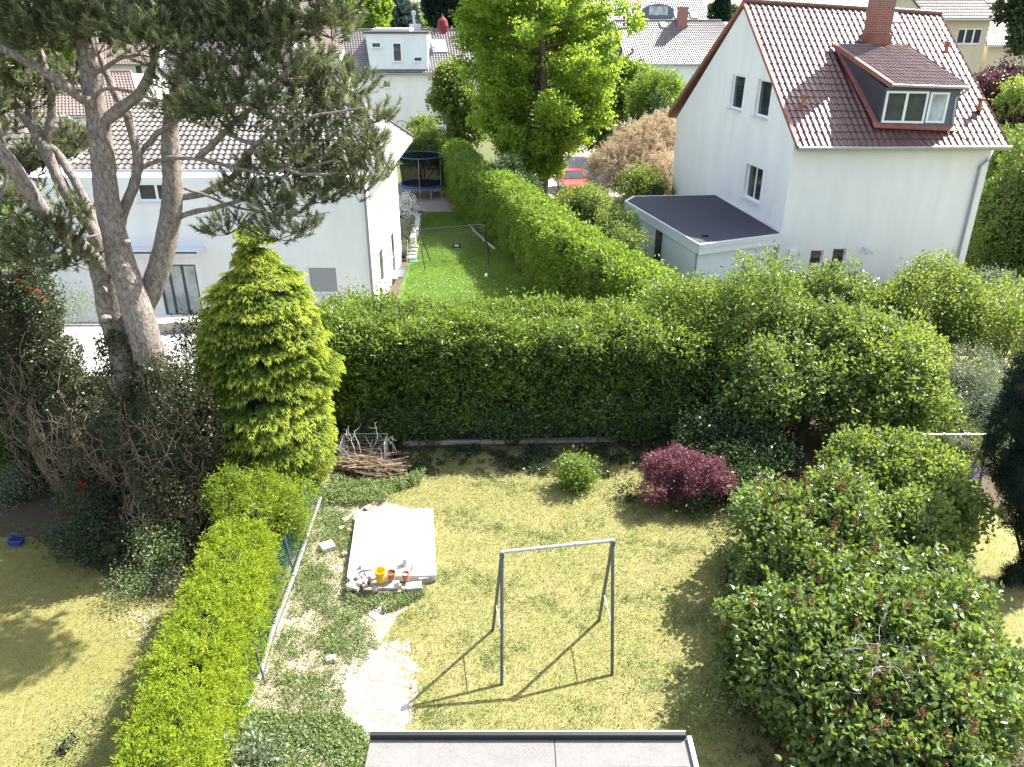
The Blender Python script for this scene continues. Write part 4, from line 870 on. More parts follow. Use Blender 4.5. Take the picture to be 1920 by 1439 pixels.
pt.build('trunk', M['pinebark'], pine, smooth=True)
cl = [(230, 30, 17), (300, 60, 16.6), (350, 100, 16.4), (380, 140, 16.3), (330, 150, 16.6), (400, 60, 17), (440, 30, 17), (500, 20, 17), (560, 40, 17), (600, 20, 17), (545, 75, 17), (470, 80, 17), (430, 190, 16.4), (400, 165, 16.3), (460, 165, 16.5), (375, 200, 16.6),
      (270, 20, 17), (200, 50, 16.6), (160, 10, 16.6), (120, 40, 17), (80, 20, 17), (30, 40, 17), (60, 80, 17), (10, 90, 17), (100, 75, 17.2), (30, 10, 17), (150, 60, 16.6), (240, 70, 16.4), (280, 95, 16.4), (310, 25, 17), (370, 20, 17), (620, 60, 17), (640, 15, 17),
      (20, 140, 18.5), (15, 190, 18.5), (60, 165, 18.6), (30, 235, 18.6), (130, 140, 18.6), (150, 165, 18.6), (120, 255, 18.8), (145, 265, 18.8), (20, 320, 18), (60, 300, 18.6), (105, 300, 18.8), (70, 320, 18.4),
      (640, 150, 17), (600, 185, 16.8), (665, 165, 16.6), (555, 195, 16.9), (520, 215, 16.9), (650, 215, 16.4), (610, 255, 16.4), (560, 275, 16.6), (665, 290, 16.2), (700, 325, 16), (655, 335, 16.1), (605, 315, 16.2), (550, 345, 16.4), (575, 375, 16.4), (620, 365, 16.2), (665, 355, 16), (520, 395, 16.4), (560, 425, 16.3), (425, 430, 16.4),
      (520, 440, 16.4), (500, 310, 16.9), (470, 345, 17.2), (500, 375, 16.8), (365, 212, 17), (335, 215, 17.6), (440, 365, 17.4), (590, 295, 16.3), (700, 220, 16.2), (540, 140, 17), (500, 130, 17.2), (590, 110, 17), (460, 235, 17), (490, 190, 17), (575, 230, 16.6), (420, 110, 16.8), (310, 195, 17.8), (540, 300, 16.5), (690, 270, 16),
      (45, 370, 17), (20, 400, 16.8), (80, 425, 16.6), (110, 450, 16.5), (60, 465, 16.6), (140, 488, 16.4), (90, 500, 16.5), (10, 450, 16.8), (30, 480, 16.8), (125, 400, 17.4), (390, 215, 16.9), (350, 55, 17), (180, 90, 17.5), (460, 55, 17), (520, 60, 17), (580, 150, 17), (610, 125, 17), (480, 110, 16.8), (560, 165, 16.9), (600, 345, 16.2)]
tops = [(x, -45, 17) for x in range(-40, 660, 55)] + [(x, -110, 17.2) for x in range(0, 600, 70)] + [(-40, y, 17) for y in (0, 60, 130, 200, 260, 330, 400, 460)]
SP = []; SD = []; tw = MB()
sunlike = A3(.1, -.3, .95)
cl += [(rng.uniform(-40, 640), rng.uniform(-50, 75), 17.2 + rng.normal() * .5) for _ in range(22)] + [(rng.uniform(-40, 70), rng.uniform(80, 330), 18.2) for _ in range(12)]
cl = [(x, y, Y + (1.0 if x > 540 and y > 80 else 0)) for x, y, Y in cl]
for (x, y, Y) in cl + tops:
    c = D(x, y, Y); nT = 30; r = .42
    for k in range(nT):
        dd = nrm(rng.normal(size=3) * A3(1, 1, .75)); p = c + dd * A3(r * 1.05, r * .95, r * .62) * (rng.random() ** .3) * (.8 + .4 * rng.random())
        SP.append(p); SD.append(nrm(dd * .7 + A3(0, 0, .75)))
        if k % 3 == 0: tw.tube([c - A3(0, 0, .12), p], [.014, .008], 3, False)
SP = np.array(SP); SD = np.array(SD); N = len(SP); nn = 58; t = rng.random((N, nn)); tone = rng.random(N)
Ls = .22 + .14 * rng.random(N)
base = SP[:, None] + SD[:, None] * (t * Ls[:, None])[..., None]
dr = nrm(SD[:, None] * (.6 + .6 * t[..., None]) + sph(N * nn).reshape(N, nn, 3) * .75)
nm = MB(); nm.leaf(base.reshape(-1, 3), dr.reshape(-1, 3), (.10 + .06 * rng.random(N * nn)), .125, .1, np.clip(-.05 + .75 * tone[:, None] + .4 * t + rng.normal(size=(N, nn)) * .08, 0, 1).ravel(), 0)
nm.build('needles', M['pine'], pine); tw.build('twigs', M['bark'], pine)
# ---- ivy thicket at the pine's foot
ib = [((-8.25, 16.7, 2.4), (1.0, .95, 2.55)), ((-9.8, 17.7, 1.7), (1.2, 1.0, 1.95)), ((-11.2, 18.3, 1.8), (1.1, 1.0, 2.1)), ((-12.5, 19.0, 2.8), (1.0, 1.0, 3.3)), ((-13.8, 19.0, 4.3), (1.0, 1.0, 2.2)), ((-8.3, 16.5, .8), (1.15, 1.0, 1.6))]
iv = thing('ivy_thicket', 'dense dark ivy thicket with tangled bare brown vines around the foot of the pine', 'ivy', (-10, 17, 0))
m = MB(); P_, n_ = cloud(m, expand(ib, 8, (.3, .45), .9), 62, 8, .07, W=.8, twig=.16, lumpy=.12, vb=-.05, jit=.06); m.build('foliage', M['ivydry'], iv)
s = MB()
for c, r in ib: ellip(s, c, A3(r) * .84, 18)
s.build('ivy_light_block', M['inner'], iv)  # added solid ellipsoids inside the ivy, blocking light behind the leaves
s = MB()
for k in range(1500):
    c, r = ib[rng.choice([0, 1, 1, 2, 2, 3, 5])]; c = A3(c); r = A3(r) * rng.uniform(.98, 1.1); a0 = rng.uniform(-2.7, -.35); z = rng.uniform(-.9, .55); L_ = rng.uniform(.3, 1.3); cu = rng.normal() * 1.1; ph = rng.normal() * 1.0 - math.pi / 2
    pts = []; a_, z_ = a0, z
    for q in range(7):
        cr = math.sqrt(max(0, 1 - z_ * z_)); w_ = max(.05, cr); pts.append(c + A3(math.cos(a_) * w_ * r[0], math.sin(a_) * w_ * r[1], z_ * r[2]) + rng.normal(size=3) * .02)
        a_ += math.cos(ph) * L_ / 7 / r[0] * 1.2; z_ = max(-.98, min(.95, z_ + math.sin(ph) * L_ / 7 / r[2] * 1.5)); ph += cu / 5
    s.tube(pts, rng.uniform(.004, .011), 4, False, smooth=4)
s.build('vines', M['vine'], iv, smooth=True)
# ---- tall bright tree
def tree(name, label, base, trunk, blobs, mat, dens, per, L, barkm='bark', group=None, branches=14, r0=.2, sub=8, fsub=(.32, .55), **kw):
    t = thing(name, label, 'tree', A3(base[0], base[1], 0), group); m = MB(); cloud(m, expand(blobs, sub, fsub, .7) if sub else blobs, dens * (.6 if sub else 1), per, L, **kw); m.build('crown', mat, t)
    s = MB(); P = [A3(p) for p in trunk]; k = len(P); s.tube(P, [r0 * (1 - .75 * i / (k - 1)) for i in range(k)], 9, smooth=4)
    for c, r in blobs:
        for _ in range(max(1, branches // len(blobs)) if branches > 1 else 0):
            i = rng.integers(max(1, k // 3), k); f_ = rng.random(); a = P[i] * f_ + P[i - 1] * (1 - f_); e = A3(c) + rng.normal(size=3) * A3(r) * .35; mm = (a + e) / 2 + A3(0, 0, -.1) * np.linalg.norm(e - a); s.tube([a, mm, e], [r0 * .38, r0 * .22, r0 * .07], 5, False, smooth=3)
    s.build('trunk', M[barkm], t, smooth=True); return t
def BP(x, y, Y, r): return (D(x, y, Y), r)
B0 = G(1017, 372); bt, br_ = boughs((B0[0] - .35, 54.3, 0), [(2.2, 1.0), (3.4, 3.0), (6, 4.8), (9.3, 5.6), (12, 6.5), (15, 5.6), (18, 3)], 125, 5, (.32, .68), .5)
tt_ = tree('deciduous_tree', 'very tall bright yellow-green tree in the middle of the picture', B0, [(B0[0], B0[1], 0), (B0[0], 54, 3), D(1018, 250, 53.6), D(1020, 160, 53.6), D(1015, 60, 54), D(1005, -80, 54)], bt, M['ginkgo'], 12, 14, .19, W=.75, twig=.32, shell=.3, lumpy=.3, cut=.5, jit=.16, branches=1, r0=.4, up=.0, sub=0)
m = MB()
for a, e in br_: m.tube([a, (a + e) / 2 - A3(0, 0, .1), e], [.09, .055, .02], 5, False, smooth=3)
m.build('limbs', M['bark'], tt_, smooth=True)
for k in range(0): pass
tree('deciduous_tree', 'small darker green tree left of the tall bright tree, before the white wall', D(868, 250, 60), [A3(-4.5, 60, 0), A3(-4.6, 60, 4), A3(-5, 60, 7)], [BP(840, 170, 60, (1.0, 1.0, .9)), BP(868, 190, 60, (1.3, 1.2, 1.2)), BP(850, 150, 60, (1.0, 1, .8)), BP(875, 235, 60, (1.2, 1.1, 1.1)), BP(822, 188, 60, (.6, .6, .5))], M['shrub'], 18, 16, .22, W=.7, twig=.4, lumpy=.3, jit=.15, r0=.18)
# ---- shrubs around the driveway and tamarisk
def PB(lst): return [(D(x, y, Y), r) for x, y, Y, r in lst]
def tam():
    b = A3(8.5, 55, 0); bl = PB([(1205, 285, 55, (2.2, 1.8, 1.6)), (1160, 310, 54, (1.7, 1.5, 1.3)), (1245, 270, 56, (1.4, 1.5, 1.7)), (1215, 330, 53, (1.8, 1.4, 1.3)), (1250, 340, 52, (1.2, 1.2, 1.4)), (1140, 330, 54, (1.1, 1.2, 1.0)), (1225, 250, 56, (1.2, 1.2, .9))])
    t = thing('tamarisk', 'dry tan feathery tamarisk bush left of the brown-red roofed house', 'shrub', b); m = MB(); allP = []; allD = []
    P, n = cloud(MB(), bl, 20, 1, .1, lumpy=.3); 
    for k in range(len(P)):
        d = nrm(n[k] + rng.normal(size=3) * .4 + A3(0, 0, .5)); p = P[k]
        for q in range(6):
            for w_ in range(4): allP.append(p + rng.normal(size=3) * .03); allD.append(nrm(d + rng.normal(size=3) * .45))
            p = p + d * .12; d = nrm(d + A3(0, 0, -.25) + rng.normal(size=3) * .12)
    m.leaf(np.array(allP), np.array(allD), .17, .2, .3, rng.random(len(allP)), 1); m.build('plumes', M['tan'], t)
    s = MB(); stems(s, b, [A3(c) for c, r in bl for _ in range(5)], .07, .015); s.build('stems', M['bark'], t)
tam()
bush('green_shrub', 'leafy green shrub growing under the dry tamarisk', 'shrub', D(1205, 380, 50), PB([(1195, 350, 51, (1.2, 1, 1.1)), (1225, 360, 50, (1.1, .9, 1.1)), (1190, 378, 50, (.9, .9, .8))]), M['shrub'], 22, 12, .13, vb=-.05)
bush('leafy_shrub', 'bright green round shrub in front of the red car', 'shrub', D(1100, 420, 42), PB([(1095, 385, 43, (1.2, 1.1, 1.1)), (1120, 405, 42, (1.0, 1, 1.0)), (1075, 400, 43, (.8, .8, .8))]), M['shrub'], 30, 12, .13, vb=.1)
bush('leafy_shrub', 'low dark green shrub left of the flat-roofed annexe', 'shrub', D(1165, 470, 36), PB([(1165, 445, 38, (.9, .9, 1.0)), (1150, 435, 39, (.9, .9, .9)), (1178, 470, 36, (.7, .7, .9))]), M['shrub'], 30, 12, .12)
bush('leafy_shrub', 'broad-leaved green tree-shrub behind the tall tree, below the pale-roofed white house', 'shrub', D(1165, 250, 72), PB([(1160, 180, 72, (2.8, 2.2, 2.6)), (1180, 220, 70, (2.4, 2, 2.4)), (1145, 235, 70, (2.2, 2, 2.2)), (1130, 190, 72, (2, 2, 2.2))]), M['hornbeam'], 9, 16, .28, vb=.05, W=.7)
bush('bamboo', 'upright light green bamboo clump beside the brown verge of the tall house', 'bamboo', D(1240, 250, 66), PB([(1235, 190, 66, (1.8, 1.5, 2.2)), (1215, 215, 66, (1.6, 1.4, 2.4)), (1250, 230, 64, (1.4, 1.4, 2.6))]), M['hornbeam'], 16, 14, .34, W=.16, up=1.2, twig=.5)
bush('dark_hedge', 'dark evergreen bushes behind the dry tamarisk', 'shrub', D(1230, 260, 64), PB([(1250, 245, 62, (2, 1.6, 2.4)), (1195, 255, 63, (2.2, 1.6, 1.8))]), M['ivy'], 12, 12, .2, W=.6)
bush('dark_shrub', 'dark shaded shrub at the foot of the tall bright tree, on the hedge', 'shrub', D(990, 340, 46), PB([(975, 365, 46, (1.2, 1.1, 1.0)), (945, 335, 47, (1.2, 1.1, 1.0))]), M['ivy'], 24, 12, .14, W=.7, vb=.1)
bush('white_shrub', 'pale glossy shrub left of the trunk of the tall tree', 'shrub', D(990, 360, 52), PB([(970, 322, 56, (1.3, 1.1, 1.3))]), M['grey'], 20, 12, .15)
bush('boxwood', 'yellow-green bushes behind the trampoline', 'shrub', D(790, 300, 60), PB([(775, 285, 60, (1.3, 1, 1.2)), (800, 280, 60, (1.2, 1, 1.2)), (822, 290, 60, (1, 1, 1.4))]), M['shrub'], 24, 12, .15, vb=.15)
tree('small_tree', 'small round dark tree on a thin stem against the white wall', D(793, 262, 72), [A3(-9.9, 72, 0), A3(-9.9, 72, 3), D(793, 245, 72)], PB([(793, 244, 72, (1.3, 1, 1.1))]), M['shrub'], 20, 14, .2, r0=.06, branches=4)
# right of the tall house
bush('evergreen_hedge', 'tall dark green evergreen hedge right of the white house', 'hedge', G(1880, 500), PB([(1872, 410, 41, (1.9, 1.8, 3.2)), (1905, 400, 38, (1.8, 1.8, 3.3)), (1880, 455, 39, (1.8, 1.6, 1.9)), (1935, 430, 38, (1.8, 1.6, 3)), (1862, 350, 43, (1.5, 1.5, 2.4)), (1900, 330, 42, (1.8, 1.5, 2.2))]), M['laurel'], 24, 12, .2, W=.4, vb=-.06)
tree('plum_tree', 'dark purple-leaved plum tree behind the right end of the brown-red roof', D(1880, 300, 50), [A3(29, 50, 0), A3(29.2, 50, 4), D(1890, 200, 50)], PB([(1875, 195, 50, (1.9, 1.8, 1.6)), (1908, 185, 52, (2.2, 1.8, 1.8)), (1885, 215, 49, (2.2, 1.8, 2)), (1920, 220, 50, (2, 1.8, 2.4)), (1860, 200, 50, (1.4, 1.3, 1.4)), (1895, 260, 49, (1.8, 1.6, 1.6))]), M['plum'], 18, 14, .2, W=.6, twig=.35, lumpy=.25, jit=.14, r0=.2)
bush('yellow_shrub', 'patch of yellow-green foliage in front of the purple plum', 'shrub', D(1905, 300, 47), PB([(1908, 185, 47.5, (1.0, .8, .8))]), M['shrub'], 22, 12, .18, vb=.25, core=.5)
# ---- middle right: lilac trees behind the garden
LT = dict(kind=2, W=.72, twig=.3, lumpy=.3, jit=.1, sub=11, fsub=(.22, .45))
def GB(lst): return [(G(x, y, z), r) for x, y, z, r in lst]
bm = GB([(1530, 560, 2.9, (1.5, 1.2, 1.1)), (1450, 590, 2.5, (1.3, 1.2, 1.2)), (1600, 570, 2.7, (1.0, 1, 1.0)), (1480, 660, 2.5, (1.5, 1.3, 1.3)), (1570, 650, 2.6, (1.5, 1.3, 1.2)), (1440, 740, 2.0, (1.1, 1.1, 1.1)), (1540, 720, 2.1, (1.1, 1.0, 1.0))])
b0 = G(1500, 830)
tree('lilac_tree', 'large old lilac with forked brown trunks right of the laurel hedge', b0, [b0, b0 + A3(.15, .2, 1.0), b0 + A3(.4, .5, 1.9), G(1530, 640, 2.4)], bm, M['lilac'], 30, 12, .12, r0=.16, branches=24, **LT)
tree('lilac_tree', 'lighter green lilac spreading right of the forked lilac trunks', G(1640, 820), [G(1640, 820), G(1640, 760, 1.0), G(1640, 690, 2)], GB([(1640, 680, 2.5, (1.4, 1.3, 1.2)), (1690, 720, 2.1, (1.2, 1.2, 1.1)), (1620, 760, 1.6, (1.2, 1.1, 1.1)), (1690, 660, 2.3, (1.0, 1, .9)), (1700, 790, 1.2, (1, 1, .9))]), M['shrub'], 32, 12, .11, r0=.1, branches=16, **LT)
tree('round_tree', 'round bushy green tree before the right corner of the white house', G(1740, 670), [G(1740, 670), G(1740, 640, .9), G(1740, 590, 2)], GB([(1740, 580, 2.4, (1.5, 1.4, 1.3)), (1700, 600, 2.2, (1.1, 1.1, 1.0)), (1790, 600, 2.1, (1.1, 1, 1.0)), (1735, 545, 2.8, (1.0, 1, .7))]), M['shrub'], 34, 12, .12, r0=.12, branches=12, W=.6, lumpy=.26)
tree('fruit_tree', 'small open-crowned fruit tree with visible stems at the right edge', G(1880, 720), [G(1885, 720), G(1875, 680, .8), G(1865, 640, 1.6)], GB([(1850, 610, 2.2, (1.0, 1, .8)), (1890, 620, 2.2, (1, 1, .9)), (1925, 600, 2.3, (1.1, 1, 1)), (1840, 640, 1.7, (.8, .8, .7)), (1880, 570, 2.2, (1.2, 1, .7))]), M['shrub'], 22, 11, .12, r0=.09, branches=22, W=.6, lumpy=.3)
bush('silver_shrub', 'silvery grey feathery shrub left of the dark column yew', 'shrub', G(1800, 790), GB([(1810, 730, 1.2, (1.2, 1.1, 1.0)), (1780, 770, 1.0, (1.0, .9, .9)), (1840, 760, 1.0, (.9, .9, .9))]), M['grey'], 60, 12, .08, W=.3)
bush('low_shrub', 'low tangled white-flowered shrub under the steel crossbar', 'shrub', G(1740, 850), GB([(1700, 830, .6, (1.2, .8, .6)), (1790, 840, .5, (1.1, .7, .55)), (1640, 840, .6, (1.0, .7, .6))]), M['shrub'], 50, 11, .08)
bush('low_shrub', 'low dark shrub between the lilac trunks and the laurel hedge', 'shrub', G(1400, 870), GB([(1390, 850, .6, (1.0, .8, .6)), (1330, 830, .6, (.9, .8, .7)), (1350, 880, .5, (.6, .6, .5))]), M['ivy'], 60, 11, .09, W=.7, vb=.15)
bush('lawn_edge_shrubs', 'shrubs at the foot of the white house wall', 'shrub', G(1700, 600), GB([(1830, 560, 1.0, (1.5, 1, 1)), (1640, 590, 1.2, (1.2, 1, 1.1)), (1900, 565, .8, (1.4, .8, .8))]), M['grey'], 26, 11, .12, vb=.0)
# ---- column yew at the right edge
yb = A3(12.0, 14.9, 0)
bush('column_yew', 'dark upright column-shaped yew at the right edge', 'tree', yb, [(D(1935, 760, 15.5), (.75, .8, 1.7)), (D(1925, 880, 15.2), (.75, .8, 1.4)), (D(1945, 980, 15), (.6, .7, 1.0)), (D(1950, 1060, 14.8), (.5, .6, .7))], M['dark'], 240, 12, .06, core=.8, sub=9, W=.35, twig=.12, lumpy=.1, up=.9, jit=.035, part='crown')
bush('dwarf_conifer', 'small dark dwarf conifer at the foot of the column yew', 'shrub', G(1895, 1095), [(G(1893, 1080, .35), (.16, .16, .45))], M['dark'], 300, 10, .05, core=.8, W=.35, twig=.06, up=.9, jit=.02, stemn=1)
# ---- foreground lilacs
F1 = dict(kind=2, W=.74, twig=.24, lumpy=.42, jit=.08, core=.4, sub=17, shell=.26)
def lil(label, blobs, mat='lilac', dens=44, per=11, L=.112, nm='lilac_bush', bloom=0, base=None, **k):
    bl = GB(blobs); b = base if base is not None else A3(np.mean([A3(c) for c, r in bl], 0) * A3(1, 1, 0)); kw = dict(F1); kw.update(k)
    t = bush(nm, label, 'shrub', b, bl, M[mat], dens, per, L, stemn=18, **kw)
    if bloom:
        P, n = cloud(MB(), bl, 6, 1, .1, lumpy=.2); P = P[n[:, 2] > .0]; P = P[rng.permutation(len(P))[:bloom]]; p0 = None
        for p in P:
            c = MB(); q = rng.random(46); o = p + A3(0, 0, .2); pts = o + A3(0, 0, 1) * q[:, None] * .2 + rng.normal(size=(46, 3)) * (.045 * (1 - q * .7))[:, None]
            c.leaf(pts, sph(46) + A3(0, 0, .5), .042, .7, .2, rng.random(46), 1); c.tube([o - A3(0, 0, .1), o + A3(0, 0, .16)], [.006, .003], 4, False, a=.3); c.build('dried_blossom', M['drybloom'], t)
    return t
lil('leafy lilac with brown withered blossoms, nearest the red maple', [(1460, 985, 1.7, (.8, .8, .75)), (1560, 960, 1.9, (.85, .85, .75)), (1520, 1050, 1.6, (.9, .8, .85)), (1440, 950, 1.4, (.5, .5, .5)), (1590, 1040, 1.6, (.7, .7, .8)), (1430, 1080, 1.0, (.5, .5, .7))], bloom=62)
lil('bright fresh-leaved hazel bush behind the lilacs, left of the steel frame', [(1640, 880, 1.9, (.95, .9, .8)), (1720, 900, 1.8, (1.0, .9, .85)), (1770, 960, 1.5, (.75, .8, .8)), (1690, 990, 1.5, (.9, .8, .9)), (1600, 900, 1.6, (.7, .7, .7)), (1745, 1030, 1.1, (.65, .7, .7))], 'shrub', 56, 11, .09, nm='hazel_bush')
lil('lower lilac mound with heart-shaped leaves reaching over the lawn edge', [(1420, 1200, 1.1, (.65, .65, .7)), (1480, 1160, 1.4, (.7, .7, .6)), (1540, 1200, 1.6, (.8, .75, .75)), (1480, 1270, 1.1, (.7, .65, .7)), (1600, 1160, 1.7, (.65, .6, .55)), (1550, 1105, 1.6, (.7, .65, .6)), (1650, 1110, 1.7, (.7, .65, .6)), (1750, 1105, 1.5, (.65, .6, .6)), (1400, 1250, .7, (.4, .4, .5))], bloom=34)
lil('big nearest lilac bush filling the lower right corner', [(1700, 1190, 1.8, (.75, .7, .7)), (1780, 1170, 1.7, (.65, .7, .7)), (1820, 1250, 1.6, (.6, .6, .7)), (1640, 1290, 1.5, (.75, .7, .7)), (1740, 1300, 1.6, (.75, .7, .7)), (1550, 1330, 1.1, (.6, .6, .65)), (1820, 1360, 1.4, (.65, .6, .7)), (1680, 1400, 1.3, (.75, .6, .7)), (1580, 1420, .9, (.6, .5, .6)), (1780, 1440, 1.2, (.6, .5, .7))], dens=50, bloom=85, vb=.05)
lil('sprig of light green leaves at the right edge below the column yew', [(1915, 1290, 1.0, (.28, .3, .3))], 'shrub', 60, 10, .09, nm='leafy_shrub')
# ---- small garden shrubs
bush('garden_shrub', 'small bright green rounded shrub standing alone in the back lawn', 'shrub', G(1083, 918), GB([(1080, 890, .45, (.32, .32, .4)), (1095, 886, .42, (.24, .24, .28)), (1068, 888, .42, (.24, .24, .28))]), M['laurel'], 90, 13, .10, W=.4, vb=.3, twig=.16, core=.5)
def maple():
    b = G(1262, 935); bl = GB([(1240, 880, .95, (.62, .5, .32)), (1310, 885, .95, (.6, .5, .32)), (1275, 868, 1.1, (.5, .45, .3)), (1225, 920, .6, (.4, .4, .3)), (1345, 905, .75, (.35, .4, .28)), (1285, 905, .75, (.55, .4, .3))])
    t = thing('japanese_maple', 'low purple-red Japanese maple at the back right of the lawn', 'tree', b); m = MB(); cloud(m, expand(bl, 8, (.3, .5), .75), 80, 16, .075, W=.28, droop=.5, twig=.14, lumpy=.18, jit=.05, up=.2); m.build('crown', M['maple'], t)
    s = MB(); stems(s, b, [A3(c) for c, r in bl for _ in range(4)], .035, .008); s.build('trunk', M['bark'], t)
maple()
bush('flower_border', 'dark green border plants with small white flowers behind the red maple', 'plant', G(1370, 930), GB([(1385, 925, .35, (.5, .45, .4)), (1400, 890, .4, (.6, .5, .45)), (1300, 945, .2, (.5, .3, .25)), (1180, 935, .1, (.2, .2, .15))]), M['ivy'], 80, 10, .07, W=.7, vb=.2)
bush('lawn_edge_plants', 'weedy low plants along the left foot of the lilacs', 'plant', G(1370, 1110), GB([(1375, 1060, .2, (.35, .45, .25)), (1390, 1130, .2, (.3, .4, .25)), (1320, 1330, .15, (.5, .4, .2))]), M['weed'], 90, 9, .06)
# ---- left lawn plants
bush('round_shrub', 'dense dark green shrub at the left edge beside the ivy thicket', 'shrub', G(30, 890), GB([(20, 785, 1.7, (.75, .9, 1.4)), (-40, 780, 1.7, (1, 1, 1.5)), (35, 845, .9, (.55, .6, .8))]), M['shrub'], 80, 12, .085, vb=-.05)
bush('flowering_shrub', 'small grey-leaved shrub at the left edge below the dark shrub', 'shrub', G(40, 945), GB([(45, 905, .4, (.4, .4, .4)), (10, 930, .3, (.4, .4, .3))]), M['grey'], 80, 10, .07)
rb = []
def flowerball(c, mat, r=.06, n=40, name='flower', parent=None):
    m = MB(); d = sph(n); m.leaf(A3(c) + d * r * .35, d, r * 1.1, .9, .3, rng.random(n), 1); return m.build(name, mat, parent)
t = bush('rose_bush', 'tall dark rose bush with two red blooms on its left, in the pine\'s shade', 'shrub', G(170, 1050), GB([(165, 960, 1.0, (.55, .5, .7)), (150, 1010, .6, (.5, .5, .5)), (210, 1030, .45, (.5, .4, .4)), (190, 990, .7, (.4, .4, .5)), (120, 1020, .4, (.3, .3, .3))]), M['ivy'], 70, 9, .06, W=.75, vb=.05, core=.4)
flowerball(G(153, 912, 1.45), M['redbloom'], .09, parent=t); flowerball(G(124, 963, 1.0), M['redbloom'], .09, parent=t)
t = bush('rose_bush', 'sunlit pale-leaved rose bush with one crimson bloom by the yew hedge', 'shrub', G(300, 1070), GB([(300, 1015, .75, (.42, .4, .35)), (285, 1025, .65, (.3, .3, .3)), (325, 1020, .65, (.25, .3, .3)), (300, 1050, .35, (.2, .2, .3))]), M['weed'], 80, 10, .06, W=.75, vb=.1, core=0)
flowerball(G(291, 993, 1.0), M['redbloom'], .085, parent=t)
bush('border_plants', 'low shaded border plants with violet flowers in front of the rose', 'plant', G(290, 1090), GB([(270, 1085, .2, (.5, .3, .25)), (240, 1110, .2, (.3, .3, .3)), (330, 1100, .2, (.3, .3, .3)), (255, 1095, .35, (.15, .15, .2))]), M['weed'], 70, 9, .06, vb=-.1, core=0)
m = MB(); P = np.array([G(290 + rng.normal() * 30, 1072 + rng.normal() * 14, .35) for _ in range(120)]); m.leaf(P, sph(120) + A3(0, 0, .6), .035, .8, .2, rng.random(120), 1); m.build('violet_flowers', M['purplebloom'], label='patch of violet flowers in the shade before the sunlit rose', cat='flowers', kind='stuff')
bush('white_daisies', 'sprawling weed with white flowers at the bottom of the left lawn', 'plant', G(130, 1400), GB([(120, 1390, .2, (.28, .5, .25)), (165, 1400, .25, (.2, .3, .25)), (208, 1320, .25, (.12, .2, .3))]), M['weed'], 60, 8, .05, vb=.2, core=0)
bush('big_leaf_plant', 'pale strap-leaved plant at the bottom left of the shed', 'plant', G(460, 1425), GB([(455, 1425, .25, (.55, .2, .25))]), M['grey'], 60, 9, .16, W=.3, up=.9, core=0)
for (x, y, lab) in ((55, 555, 'coral azalea blooms above the left end of the ivy'),):
    t = bush('azalea', lab, 'shrub', G(55, 600), [(D(50, 560, 19), (.6, .5, .6))], M['ivy'], 50, 9, .08, vb=.2, core=.5)
    for q in ((38, 528), (55, 542), (70, 548), (80, 562)): flowerball(D(q[0], q[1], 18.6), M['orangebloom'], .055, parent=t)
bush('twiggy_shrub', 'thin upright shrub against the white wall left of the pine trunk', 'shrub', G(140, 620), [(D(150, 585, 25), (.7, .5, .7)), (D(128, 600, 25), (.4, .4, .6))], M['shrub'], 20, 8, .07, vb=-.1, core=0)
bush('hydrangea', 'white-flowering hydrangea at the far end of the left house\'s side bed', 'shrub', G(762, 420), GB([(762, 392, .7, (.75, .7, .65)), (758, 405, .5, (.6, .6, .5))]), M['bloom'], 24, 9, .13, vb=0, W=.8)
bush('side_bed_plants', 'pale flowering plants in the narrow bed beside the white house', 'plant', G(765, 460), GB([(764, 440, .3, (.5, 1.2, .35)), (760, 470, .25, (.4, .8, .3)), (768, 425, .4, (.4, .5, .4))]), M['grey'], 28, 9, .1, vb=.15, core=.4)
# ---- distant trees (repeat kinds share their meshes)
tree('spruce_tree', 'blue-grey spruce behind the box-dormer house', D(740, 60, 108), [A3(-15.8, 108, 0), A3(-15.8, 108, 10)], PB([(738, 20, 108, (2.4, 2, 3.2)), (748, 40, 106, (2.2, 2, 2.2)), (725, 45, 107, (1.8, 2, 1.6))]), M['spruce'], 9, 14, .5, W=.4, twig=.5)
tree('conifer_tree', 'dark conifer beside the red parasol', D(855, 60, 95), [A3(-7, 95, 0), A3(-7, 95, 13)], PB([(850, 15, 95, (2.6, 2.2, 2.6)), (870, -15, 95, (2.6, 2.2, 2.6)), (842, 38, 94, (1.8, 1.8, 1.6)), (870, 40, 95, (2, 2, 2))]), M['dark'], 12, 14, .4, W=.4, twig=.5)
tree('deciduous_tree', 'light green tree with open branches over the box-dormer house ridge', D(685, 60, 96), [A3(-17.5, 97, 0), A3(-17.5, 97, 8), A3(-17.3, 97, 12)], PB([(680, 25, 97, (2.6, 2.2, 1.6)), (700, 15, 97, (2, 2, 1.3)), (665, 5, 97, (1.8, 1.6, 1.0)), (695, 38, 96, (2.2, 2, 1.3))]), M['hornbeam'], 8, 14, .34, vb=.25, W=.6, lumpy=.3)
tree('deciduous_tree', 'dark tree cutting into the top right corner above the sunlit roof', D(1905, 60, 60), [A3(38, 60, 0), A3(38, 60, 12)], PB([(1932, 10, 60, (1.6, 1.5, 2.4)), (1940, 50, 60, (1.3, 1.4, 1.6))]), M['ivy'], 16, 14, .3, vb=.15, W=.6)
tree('thin_cypress', 'narrow small cypress between the far roofs at the top right', D(1350, 60, 125), [A3(32, 125, 0), A3(32, 125, 5)], PB([(1352, 34, 125, (1.0, 1.0, 2.6))]), M['dark'], 14, 10, .4)
tree('deciduous_tree', 'bright green tree seen through the pine crown at the upper left', D(100, 80, 90), [A3(-46, 90, 0), A3(-46, 90, 8)], PB([(100, 70, 90, (4, 3, 3)), (60, 60, 92, (4, 3, 3)), (20, 80, 90, (3, 3, 3)), (140, 30, 95, (4, 3, 3))]), M['hornbeam'], 6, 12, .45, vb=.1)
